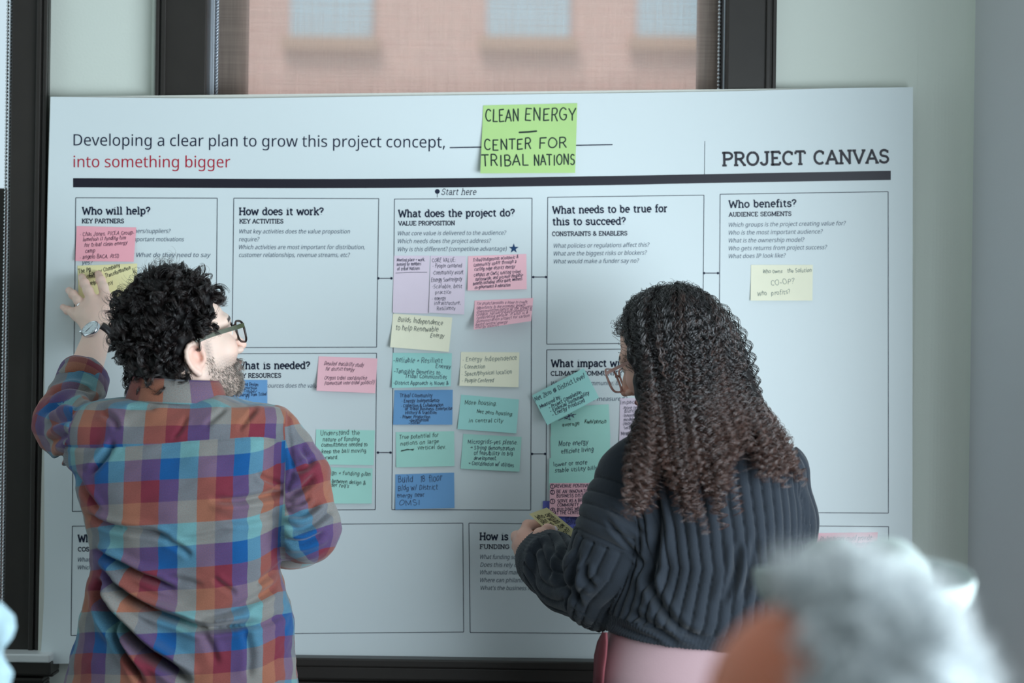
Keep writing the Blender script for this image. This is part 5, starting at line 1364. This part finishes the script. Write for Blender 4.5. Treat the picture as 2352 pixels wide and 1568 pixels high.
def sweater(p):
    d = np.maximum(loft(p, WT, 2.3), (hemz(p) - p[:, 2]))
    d = smin(d, chain(p, WL, WLr, .03), .02)
    d = smin(d, chain(p, WRc, WRr, .03), .025)
    return smin(d, chain(p, WF, WFr, .02), .012)
V, Q = nets(sweater, (wx0 - .40, WYb - .22, float(P(1600, 1530, WYb)[2])), (wx0 + .30, -.14, float(P(1600, 955, WYb)[2])), .0030)
V = relax(V, Q, 3, .5); N = vnormals(V, Q)
px_, py_ = PX(V)
dT, dL, dF, dR = loft(V, WT, 2.3), chain(V, WL, WLr, .03), chain(V, WF, WFr, .02), chain(V, WRc, WRr, .03)
reg = np.zeros(len(V), int); reg[(dL < dT - .003)] = 1; reg[(dF < np.minimum(dL, dT))] = 2; reg[(dR < dT - .004)] = 3
rw = np.array(sorted(WT)); cx = np.interp(V[:, 2], rw[:, 0], rw[:, 1]); aa = np.interp(V[:, 2], rw[:, 0], rw[:, 3])
ph = np.arcsin(np.clip((V[:, 0] - cx) / aa * .985, -1, 1)); ph = np.where(V[:, 1] > WYb, np.sign(ph) * (math.pi - np.abs(ph)), ph)
arc = ph * .195 + .012 * np.sin((V[:, 2] - 1.1) * 9 + ph) + (1.25 - V[:, 2]) * .05
def rib(u, period, amp, gw=.085):
    f = u / period; f = f - np.floor(f) - .5
    return amp * (-1.0 * np.exp(-(f / gw) ** 2) + .28 * np.cos(f * 2 * math.pi + math.pi) )
def along(p, ch):
    best = np.full(len(p), 1e9); la = np.zeros(len(p)); an = np.zeros(len(p)); L0 = 0; e1 = np.array([0, -1.0, .2])
    for i in range(len(ch) - 1):
        t, dd, L = seg_t(p, ch[i], ch[i + 1]); ax = (np.asarray(ch[i + 1]) - np.asarray(ch[i])) / L
        e1 = e1 - ax * (e1 @ ax); e1 /= np.linalg.norm(e1); e2 = np.cross(ax, e1); r_ = p - np.asarray(ch[i]); a = np.arctan2(r_ @ e2, r_ @ e1)
        k = dd < best; best[k] = dd[k]; la[k] = (L0 + t * L)[k]; an[k] = a[k]; L0 += L
    return la, an
hz = V[:, 2] - hemz(V); hemband = (hz < .034) & (reg == 0)
disp = np.where(reg == 0, np.where(hemband, rib(arc, .0085, .0016, .2) - .003, rib(arc, .0262, .0050)), 0.0)
la, an = along(V, WL); seam = .125
sl = an * .074 / .0245
lsh = np.where(la < seam, rib(la + .03 * np.cos(an - .5), .026, .0038), rib(an * .08 + .02 * np.sin(la * 14), .0258, .0040)) - .003 * np.exp(-((la - seam) / .004) ** 2)
disp = np.where(reg == 1, lsh, disp)
la2, an2 = along(V, WF); disp = np.where(reg == 2, np.where(la2 > .165, rib(an2 * .05, .0065, .0010, .2), rib(an2 * .065 + .02 * np.sin(la2 * 25), .0262, .0038)), disp)
la3, an3 = along(V, WRc); disp = np.where(reg == 3, rib(an3 * .06, .0258, .0036), disp)
WFOLD = [([(1500, 1110), (1510, 1200), (1500, 1290), (1480, 1360)], .014, 11), ([(1478, 1290), (1505, 1370), (1560, 1440), (1620, 1470)], .012, 10), ([(1440, 1400), (1500, 1440), (1560, 1478)], .009, 9), ([(1400, 1430), (1460, 1455), (1520, 1475)], .006, 7),
         ([(1700, 1240), (1690, 1310), (1660, 1390)], .009, 10), ([(1735, 1230), (1722, 1310), (1700, 1380)], .007, 9), ([(1490, 1160), (1470, 1120), (1450, 1090)], .006, 8), ([(1390, 1188), (1440, 1250), (1489, 1300)], .007, 6), ([(1390, 1165), (1430, 1190), (1490, 1230)], .004, 6),
         ([(1840, 1120), (1850, 1180), (1848, 1260)], .006, 8)]
for ln, dep, wd_ in WFOLD:
    d, t, sg_ = polydist(px_, py_, cr(np.array(ln, float), 20)); env = np.clip(np.minimum(t, 1 - t) * 6, 0, 1)
    disp += np.clip(-N[:, 1] + .2, 0, 1) * env * dep * (-np.exp(-(d / wd_) ** 2) + .5 * np.exp(-((d - 1.9 * wd_) / (1.2 * wd_)) ** 2))
SLF2 = [([(1312, 1250), (1290, 1280), (1290, 1330), (1310, 1380)], .012, 8), ([(1330, 1262), (1318, 1300), (1316, 1350), (1335, 1400)], .010, 8), ([(1255, 1240), (1225, 1270), (1230, 1320), (1255, 1350)], .007, 7), ([(1275, 1262), (1262, 1290), (1268, 1330)], .007, 7), ([(1345, 1290), (1345, 1330), (1370, 1350)], .008, 7)]
for ln, dep, wd_ in SLF2:
    d, t, sg_ = polydist(px_, py_, cr(np.array(ln, float), 20)); env = np.clip(np.minimum(t, 1 - t) * 6, 0, 1)
    disp += (reg > 0) * np.clip(-N[:, 1] + .3, 0, 1) * env * dep * (-np.exp(-(d / wd_) ** 2) + .6 * np.exp(-((d - 1.9 * wd_) / (1.2 * wd_)) ** 2))
disp += .0025 * vnoise(V, 30, 14)
V = V + N * disp[:, None]
link('sweater', mesh_np('sweater', V, Q), M_knit, wom)

# pink trousers
M_pink = mat('dusty_pink_cotton', (164, 136, 140), .8, .2, bump=.15, bscale=500, var=.04, vscale=12)
pr = pxrows([(1440, 1400, 1800, .118, WYb + .005), (1470, 1394, 1806, .122, WYb + .005), (1500, 1380, 1815, .125, WYb + .005), (1540, 1372, 1822, .128, WYb), (1600, 1368, 1826, .13, WYb), (1700, 1368, 1826, .13, WYb)])
wt_ = lower_clothes(wom, wx0, WYb, whip + .08, M_pink, .17, top_rows=pr, shoe=(225, 222, 218), h=.006)
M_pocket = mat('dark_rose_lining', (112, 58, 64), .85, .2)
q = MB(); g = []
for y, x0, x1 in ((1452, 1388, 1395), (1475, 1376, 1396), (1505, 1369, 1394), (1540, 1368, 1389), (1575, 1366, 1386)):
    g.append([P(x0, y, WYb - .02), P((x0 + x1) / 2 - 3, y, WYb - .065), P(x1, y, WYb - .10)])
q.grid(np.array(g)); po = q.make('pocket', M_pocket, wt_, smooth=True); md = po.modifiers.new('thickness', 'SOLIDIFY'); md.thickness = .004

# hair: inner mass and ringlets
G = [[(1520, 668, -.40), (1462, 705, -.45), (1456, 760, -.49), (1492, 830, -.53), (1500, 900, -.555), (1474, 985, -.575), (1466, 1060, -.60), (1468, 1110, -.625), (1456, 1168, -.635)],
     [(1535, 662, -.42), (1480, 710, -.48), (1475, 790, -.53), (1490, 870, -.555), (1500, 960, -.59), (1496, 1040, -.63), (1498, 1095, -.645), (1490, 1140, -.65)],
     [(1545, 660, -.43), (1530, 710, -.51), (1532, 800, -.55), (1540, 900, -.58), (1552, 1000, -.63), (1566, 1090, -.65), (1592, 1185, -.655)],
     [(1555, 660, -.43), (1580, 710, -.505), (1592, 800, -.55), (1606, 900, -.585), (1622, 1000, -.635), (1640, 1080, -.655), (1650, 1162, -.655)],
     [(1562, 661, -.42), (1610, 715, -.48), (1638, 800, -.525), (1664, 900, -.565), (1698, 985, -.62), (1712, 1035, -.645), (1722, 1075, -.65)],
     [(1570, 663, -.41), (1632, 718, -.45), (1674, 800, -.485), (1706, 890, -.525), (1736, 975, -.58), (1760, 1035, -.62), (1780, 1088, -.635)],
     [(1580, 667, -.38), (1640, 720, -.40), (1684, 800, -.42), (1716, 880, -.45), (1758, 965, -.50), (1798, 1025, -.55), (1838, 1088, -.58)]]
for g_ in G[1:6]:
    for k_ in (1, 2): g_[k_] = (g_[k_][0], g_[k_][1], g_[k_][2] - .014)
for g_ in G[1:]:
    x_, y_, _z = g_[0]; g_[0] = (x_ - 8, y_ + 8, -.365); g_.insert(1, (x_ * .6 + g_[1][0] * .4, y_ + 18, g_[1][2] * .55 - .37 * .45 - .012))
GW = np.array([cr(np.array([P(*p_) for p_ in g_]), 60) for g_ in G])
def wom_mass(p):
    d = ell((p - wC.astype(np.float32)) @ wR.astype(np.float32), (0, -.014, .030), (.070, .083, .076))
    for g_ in GW[1:6]:
        ii = [13, 20, 27, 34, 41, 48]
        sh_ = np.linspace(.040, .034, 60)[:, None] * np.array([0, 1.0, 0])
        cc = (g_ + sh_)[ii]
        for a in range(5): d = smin(d, cap(p, cc[a], cc[a + 1], .020, .020), .03)
    f = ((p - wC.astype(np.float32)) @ wR.astype(np.float32))
    d = smax(d, -ell(f, (0, .098, -.05), (.1, .085, .115)), .012)
    return d + .003 * vnoise(p, 90, 3)
V, Q = nets(wom_mass, GW.reshape(-1, 3).min(0) - (.08, .06, .05), GW.reshape(-1, 3).max(0) + (.08, .14, .06), .005)
M_hairw = hair_mat('brown_ringlets', (15, 12, 13), (80, 56, 48), .2, 1.0)
wh = link('hair', mesh_np('hair', relax(V, Q, 1), Q), mat('brown_hair_mass', (18, 14, 14), .6, .3), wom)
def ringlets(n, per, k, seed, lay, amp=(.0012, .0075), wav=(.030, .0165), sr=(0, 6), cut=(.82, 1.0), spread=.0028, off=.0):
    r = np.random.default_rng(seed)
    s_ = np.sort(r.uniform(*sr, n)); i0 = np.clip(s_.astype(int), 0, 5); f = (s_ - i0)[:, None, None]
    path = GW[i0] * (1 - f) + GW[i0 + 1] * f
    ly = r.uniform(*lay, n); path = path + ly[:, None, None] * np.array([0, 1.0, 0]); path[..., 1] -= off
    ln = r.uniform(*cut, n); st_ = np.where(r.random(n) < .45, 0, r.uniform(0, .35, n))
    u = st_[:, None] + (ln - st_)[:, None] * np.linspace(0, 1, k)[None, :]; x = u * 59; j = np.clip(x.astype(int), 0, 58); g_ = (x - j)[..., None]
    ii = np.arange(n)[:, None]; path = path[ii, j] * (1 - g_) + path[ii, j + 1] * g_
    w0 = r.normal(size=(n, 1, 3)) * .008; w1 = r.normal(size=(n, 1, 3)) * .008; path = path + w0 * np.sin(u * 5)[..., None] + w1 * (u ** 1.5)[..., None]
    tl = np.linalg.norm(np.diff(path, axis=1), axis=2); sl_ = np.concatenate([np.zeros((n, 1)), np.cumsum(tl, 1)], 1)
    wl = wav[0] + (wav[1] - wav[0]) * np.clip(u * 1.5, 0, 1); dph = np.concatenate([np.zeros((n, 1)), np.cumsum(tl / wl[:, 1:], 1)], 1) * 2 * math.pi * r.uniform(.62, 1.3, (n, 1))
    rep = lambda a: np.repeat(a, per, 0)
    path, dph, u = rep(path), rep(dph), rep(u); N_ = n * per
    hand = np.repeat(r.choice((-1, 1), n), per)[:, None]; ph0 = np.repeat(r.uniform(0, 6.28, n), per)[:, None] + r.normal(size=(N_, 1)) * .28
    am = (amp[0] + (amp[1] - amp[0]) * np.clip(u * 1.25, 0, 1) ** 1.2) * (1 + r.normal(size=(N_, 1)) * .15)
    t = np.gradient(path, axis=1); t /= np.linalg.norm(t, axis=2)[..., None] + 1e-9
    e1 = np.cross(t, np.array([0, 1.0, 0])); e1 /= np.linalg.norm(e1, axis=2)[..., None] + 1e-9; e2 = np.cross(t, e1)
    a = hand * dph + ph0; fr_ = r.normal(size=(N_, 1, 3)) * spread * (1.25 - .75 * u)[..., None]
    return path + e1 * (am * np.cos(a))[..., None] + e2 * (am * np.sin(a))[..., None] + fr_
hair('crown_hair', ringlets(420, 9, 60, 30, (-.002, .006), cut=(.3, .6), amp=(.001, .005), wav=(.03, .022)), .00045, M_hairw, wh)
hair('ringlets', ringlets(600, 11, 92, 31, (0, .012), cut=(.66, .93)), .00048, M_hairw, wh)
lk = np.concatenate([ringlets(n_, 9, 96, 60 + i_, (-.002, .006), sr=sr_, cut=(.95, 1.03), amp=(.0015, .0085)) for i_, (sr_, n_) in enumerate((((0, .25), 26), ((1.85, 2.1), 16), ((2.75, 3.0), 14), ((3.3, 3.42), 9), ((4.75, 5.05), 20), ((5.75, 6), 12)))])
hair('long_locks', lk, .00048, M_hairw, wh)
hair('under_ringlets', ringlets(300, 9, 80, 32, (.012, .035), cut=(.62, .86)), .0005, M_hairw, wh)
hair('flyaway_hair', ringlets(120, 2, 80, 33, (-.004, .01), amp=(.004, .013), spread=.007), .0002, M_hairw, wh)
hair('side_ringlets', ringlets(64, 9, 92, 34, (-.004, .012), sr=(0, .35), amp=(.002, .009)), .00045, M_hairw, wh)
hair('temple_ringlets', ringlets(90, 9, 92, 36, (-.014, -.004), sr=(.1, 1.0), cut=(.6, .9)), .00045, M_hairw, wh)
hair('edge_ringlets', ringlets(80, 8, 92, 35, (-.002, .012), sr=(5.3, 6), amp=(.002, .008)), .00045, M_hairw, wh)
# fine front hairline
r = np.random.default_rng(44); n = 150
hx = r.uniform(.02, .074, n) * r.choice((-1, 1), n); hz_ = np.where(np.abs(hx) > .055, r.uniform(-.02, .055, n), r.uniform(.055, .085, n))
q0 = np.stack([hx, np.full(n, .06), hz_], 1)
for _ in range(5):
    d0 = head_sdf(q0); gr = np.stack([head_sdf(q0 + np.eye(3)[i] * 1e-3) - d0 for i in range(3)], 1) / 1e-3; q0 = q0 - gr * d0[:, None] / ((gr ** 2).sum(1)[:, None] + .1)
k = 40; s_ = np.linspace(0, 1, k)[None, :, None]; dirv = np.array([0, -.75, .25]) + r.normal(size=(n, 3)) * .3
ls = q0[:, None] + dirv[:, None] * s_ * r.uniform(.02, .05, n)[:, None, None] + np.array([0, .02, .01]) * np.sin(s_ * 2.5) + np.stack([.003 * np.cos(s_[..., 0] * r.uniform(8, 16, n)[:, None] + r.uniform(0, 6, n)[:, None]), .003 * np.sin(s_[..., 0] * r.uniform(8, 16, n)[:, None]), .003 * np.cos(s_[..., 0] * r.uniform(8, 16, n)[:, None])], -1) * s_
hair('hairline', to_world(wC, wR, ls.reshape(-1, 3), .96).reshape(ls.shape), .0003, M_hairw, wh)

# the yellow note she holds
note('pale yellow sticky note held in the hand of the woman in the sweater', 'yellow', 'black', (1215, 1180), (1256, 1165), (1331, 1226), (1304, 1264),
     [], depth0=lambda u, v: HY + .03 + 0 * u, lift=(.0, .0), group=None)

# handwriting on the held note runs along its long side
hn = wom_note = [o for o in COL.objects if o.get('label', '').startswith('pale yellow sticky note held')][0]
def held(off):
    a, b_, c_, d_ = (np.array(P(x, y, HY + .03)) for x, y in ((1215, 1180), (1256, 1165), (1331, 1226), (1304, 1264)))
    def s_(u, v):
        u = np.asarray(u)[..., None]; v = np.asarray(v)[..., None]
        return (a * (1 - u) + d_ * u) * (1 - v) + (b_ * (1 - u) + c_ * u) * v + np.array([0, -.0012 - off - .0008, 0])
    return s_
ink = Ink(held(.0003)); rg = np.random.default_rng(3)
for k, (tx, u0, u1) in enumerate((('Who can', .12, .30), ('join with', .24, .46), ('us on this', .36, .62), ('share now', .50, .76), ('person?', .66, .90))):
    s0 = Ink(None); s0.text(tx, 0, 0, 60, 0, 11, 1.6, jit=.9, slant=.15, rng=rg)
    v = np.concatenate(s0.v); uu_ = u0 + (.5 - k * 0) * 0 + .0
    # lines run across the short side, slightly askew
    U = u0 + .05 - v[:, 1] * -.010 + v[:, 0] * .0012; Vv = .12 + (1 - v[:, 0] / 60) * 0 + v[:, 0] / 60 * .74
    ink.raw(np.stack([U, Vv], 1), s0.f)
ink.make('handwriting', PEN['black'], hn)

# ------------------------------------------------------------------ seated onlookers in the foreground
def seated(label, C_, Rm, skin, mats, yc, x0, hips_z=.46):
    base = np.array([x0, yc, 0.0]); t = thing('person', base, label, 'person')
    neck0 = to_world(C_, Rm, (0, -.03, -.06)); sh = float(C_[2]) - .26
    nb = np.array([x0, yc - .0, sh + .05])
    def hd(p):
        q = (p - np.asarray(C_, np.float32)) @ Rm.astype(np.float32)
        return smin(head_sdf(q), cap(p, neck0, nb, .057, .062), .02)
    V, Q = nets(hd, np.asarray(C_) - (.17, .17, .26), np.asarray(C_) + (.17, .17, .17), .003); V = relax(V, Q, 1)
    parts = [(V, Q, head_tone((V - C_) @ Rm, skin, (max(0, skin[0] - 40), skin[1] - 40, skin[2] - 30)))]
    def arm(s): return [np.array([x0 + s * .19, yc, sh]), np.array([x0 + s * .235, yc + .03, sh - .27]), np.array([x0 + s * .13, yc + .27, sh - .30])]
    def low(p):
        d = chain(p, [nb, (x0, yc, sh - .06), (x0, yc, sh - .3), (x0, yc, hips_z + .1)], [.06, .11, .11, .12], .06)
        for s in (-1, 1):
            d = smin(d, chain(p, arm(s), [.046, .038, .028], .02), .03)
            d = smin(d, chain(p, [(x0 + s * .09, yc, hips_z + .08), (x0 + s * .11, yc + .42, hips_z + .06), (x0 + s * .11, yc + .44, .07)], [.085, .058, .038], .03), .03)
            w_ = arm(s)[2]; d = smin(d, cap(p, w_, w_ + np.array([-s * .03, .08, 0]), .026, .03), .02)
            for k in range(4): d = smin(d, chain(p, [w_ + np.array([-s * .03 + (k - 1.5) * .018, .09, 0]), w_ + np.array([-s * .035 + (k - 1.5) * .02, .135, -.008]), w_ + np.array([-s * .037 + (k - 1.5) * .02, .155, -.022])], [.0095, .0085, .0075], .006), .006)
            d = smin(d, chain(p, [w_ + np.array([-s * .045, .04, 0]), w_ + np.array([-s * .075, .09, -.01])], [.012, .009], .006), .01)
        return d
    V, Q = nets(low, (x0 - .36, yc - .25, 0), (x0 + .36, yc + .55, sh + .12), .008)
    parts.append((V, Q, np.tile(np.array(lin(skin)), (len(V), 1))))
    V, Q, tone = join_parts(parts); link('body', mesh_np('body', V, Q, col=tone), skin_mat('skin', skin), t)
    def top(p):
        d = chain(p, [(x0, yc, sh + .0), (x0, yc, sh - .25), (x0, yc, hips_z + .08)], [.105, .125, .14], .06)
        d = smin(d, cap(p, (x0 - .16, yc, sh - .005), (x0 + .16, yc, sh - .005), .068), .05)
        for s in (-1, 1): d = smin(d, chain(p, arm(s), [.068, .056, .042], .02), .04)
        return np.maximum(d, hips_z - .03 - p[:, 2])
    V, Q = nets(top, (x0 - .36, yc - .25, hips_z - .1), (x0 + .36, yc + .4, sh + .12), .008); V = relax(V, Q, 2)
    link('sweater', mesh_np('sweater', V, Q), mats[0], t)
    def tr(p):
        d = None
        for s in (-1, 1):
            c_ = chain(p, [(x0 + s * .09, yc, hips_z + .08), (x0 + s * .11, yc + .42, hips_z + .06), (x0 + s * .11, yc + .44, .08)], [.10, .075, .058], .03); d = c_ if d is None else smin(d, c_, .04)
        return np.maximum(d, .06 - p[:, 2])
    V, Q = nets(tr, (x0 - .3, yc - .2, .02), (x0 + .3, yc + .6, hips_z + .25), .008); V = relax(V, Q, 2); link('trousers', mesh_np('trousers', V, Q), mats[1], t)
    for s in (-1, 1):
        def g(p): return np.maximum(smin(ell(p, (x0 + s * .115, yc + .50, .045), (.045, .12, .05)), ell(p, (x0 + s * .112, yc + .44, .07), (.043, .06, .06)), .03), -p[:, 2])
        v, q_ = nets(g, (x0 + s * .115 - .08, yc + .34, -.01), (x0 + s * .115 + .08, yc + .66, .16), .007); link('shoe', mesh_np('shoe', v, q_), mats[2], t)
    return t
M_navy = mat('navy_wool', (46, 52, 66), .85, .2); M_chino = mat('grey_chino', (92, 92, 94), .85, .2); M_shoe = mat('brown_shoe', (60, 44, 36), .5)
gC = P(1884, 1728, -2.7); gR = frame_of(math.radians(-64), math.radians(-4))
gp = seated('grey-haired person seated blurred in the foreground, seen from behind', gC, gR, (228, 138, 108), (M_navy, M_chino, M_shoe), -2.75, float(gC[0]) + .02)
def grey_mass(p):
    q = (p - gC.astype(np.float32)) @ gR.astype(np.float32)
    d = ell(q, (0, -.010, .044), (.088, .107, .095)); d = smin(d, ell(q, (0, -.05, -.05), (.07, .05, .06)), .03)
    d = d + .004 * vnoise(q, 70, 8)
    d = smax(d, -smax(-.022 - q[:, 1], q[:, 2] - .124 - .06 * q[:, 1], .02), .012); d = smax(d, -ell(q, (0, .06, -.09), (.14, .06, .09)), .012)
    for s in (-1, 1): d = smax(d, -ell(q, (s * .082, .0, -.03), (.04, .03, .036)), .008)
    return d
V, Q = nets(grey_mass, gC - (.18, .18, .2), gC + (.18, .18, .2), .004); V = relax(V, Q, 1)
M_greymass = mat('grey_hair_mass', (196, 202, 204), .6, .3, var=.35, vscale=40)
gh = link('hair', mesh_np('hair', V, Q), M_greymass, gp)
def grey_ok(q): return (grey_mass(to_world(gC, gR, q)) < .006) & ~((q[..., 1] > .01) & (q[..., 2] < .128))
st = curls(1500, 8, 16, (.015, .035), 51, grey_ok, gC, gR, out=(.004, .010), turns=(.08, .18), ctr=(0, -.010, .044), base=(.087, .105, .092), spread=.004, nl=.12)
hair('locks', st, .0006, hair_mat('grey_hair', (196, 202, 204), (244, 246, 246), .4, .5), gh)

# person in the woven hat just beyond
hC = P(1990, 1545, -1.75); hR = frame_of(math.radians(20), 0)
hpn = seated('person in a pale woven hat seated just beyond the grey-haired person', hC, hR, (200, 160, 140), (mat('pale_linen', (170, 176, 176), .85, .2), M_chino, M_shoe), -1.78, float(hC[0]))
def hat_hair(p):
    q = (p - hC.astype(np.float32)) @ hR.astype(np.float32)
    d = smin(ell(q, (0, -.014, .036), (.082, .104, .09)), ell(q, (0, -.06, -.04), (.066, .046, .05)), .03) + .003 * vnoise(q, 120, 8)
    d = smax(smax(d, -ell(q, (0, .10, -.03), (.14, .09, .10)), .01), q[:, 2] - .07, .01)
    for s in (-1, 1): d = smax(d, -ell(q, (s * .08, .0, -.03), (.04, .03, .036)), .008)
    return d
V, Q = nets(hat_hair, hC - (.17, .17, .17), hC + (.17, .17, .17), .004)
link('hair', mesh_np('hair', relax(V, Q, 1), Q), mat('short_grey_brown_hair', (120, 110, 102), .6, .3, bump=.6, bscale=300, var=.3, vscale=90), hpn)
M_weave = mat('woven_straw', (226, 232, 228), .7, .3)
nt = M_weave.node_tree; b = nt.nodes['Principled BSDF']; tcw = nt.nodes.new('ShaderNodeTexCoord'); ck = nt.nodes.new('ShaderNodeTexChecker'); ck.inputs['Scale'].default_value = 260
ck.inputs['Color1'].default_value = rgba((176, 186, 182)); ck.inputs['Color2'].default_value = rgba((136, 148, 146)); nt.links.new(tcw.outputs['Object'], ck.inputs['Vector']); nt.links.new(ck.outputs['Color'], b.inputs['Base Color'])
hc = P(1982, 1382, -1.75); hq = MB(); g = []
prof = [(.002, .066), (.03, .070), (.055, .066), (.072, .050), (.080, .025), (.084, .002), (.096, -.008), (.110, -.004), (.119, .012), (.1225, .030), (.1205, .036), (.1175, .032), (.1145, .014), (.106, .0), (.096, -.003), (.082, -.002)]
for a in np.linspace(0, 2 * math.pi, 49):
    row = []
    for rr_, z in [(q_[0] * 1.1, q_[1] * 1.1) for q_ in prof]:
        x, y = rr_ * math.cos(a), rr_ * 1.12 * math.sin(a)
        dent = -.014 * math.exp(-(x / .02) ** 2) * (z > .05) * (abs(y) < .07)
        row.append(hc + np.array([x, y, z + dent - .10 * x * (rr_ < .085) * (z > .03) * .6 + .006 * math.sin(2 * a)]))
    g.append(row)
hq.grid(np.array(g)); hat = hq.make('hat', M_weave, smooth=True, label='pale woven hat with an upturned brim worn behind the grey head', cat='hat')

# pale blue scarf on a coat stand at the left edge
sY = -1.5; cs = thing('coat_stand', (float(P(-45, 1500, sY)[0]), sY, 0), 'dark coat stand just outside the left edge holding a pale blue scarf', 'coat stand')
cx_, cz_ = float(P(-45, 1500, sY)[0]), float(P(-45, 1410, sY)[2])
MB().tube([(cx_, sY, .02), (cx_, sY, cz_)], .014, 12).make('pole', M_trim, cs, smooth=True)
MB().lathe([(.001, .03), (.04, .028), (.17, .012), (.18, 0), (.001, 0)], Matrix.Translation((cx_, sY, 0)), 32).make('base', M_trim, cs, smooth=True)
MB().tube([(cx_, sY, cz_ - .03), (cx_ + .02, sY, cz_ - .02), (cx_ + .035, sY, cz_ + .0)], .007, 8).make('hook', M_trim, cs, smooth=True)
def scarf(p):
    d = ell(p, P(-14, 1440, sY), (.028, .03, .028)); d = smin(d, ell(p, P(-24, 1412, sY), (.022, .028, .02)), .01)
    d = smin(d, chain(p, [P(-16, 1450, sY), P(-22, 1495, sY), P(-14, 1545, sY), P(-20, 1640, sY), P(-24, 1760, sY)], [.022, .013, .019, .026, .03], .01), .012)
    return d + .0022 * vnoise(p * np.array([1, 1, .4]), 160, 6)
V, Q = nets(scarf, P(-90, 1800, sY) - (.02, .06, .02), P(40, 1370, sY) + (.02, .06, .02), .004)
link('scarf', mesh_np('scarf', relax(V, Q, 1), Q), mat('pale_blue_cotton', (176, 204, 214), .8, .2, var=.25, vscale=50), label='pale blue scarf bunched on the coat stand at the left edge', cat='scarf')
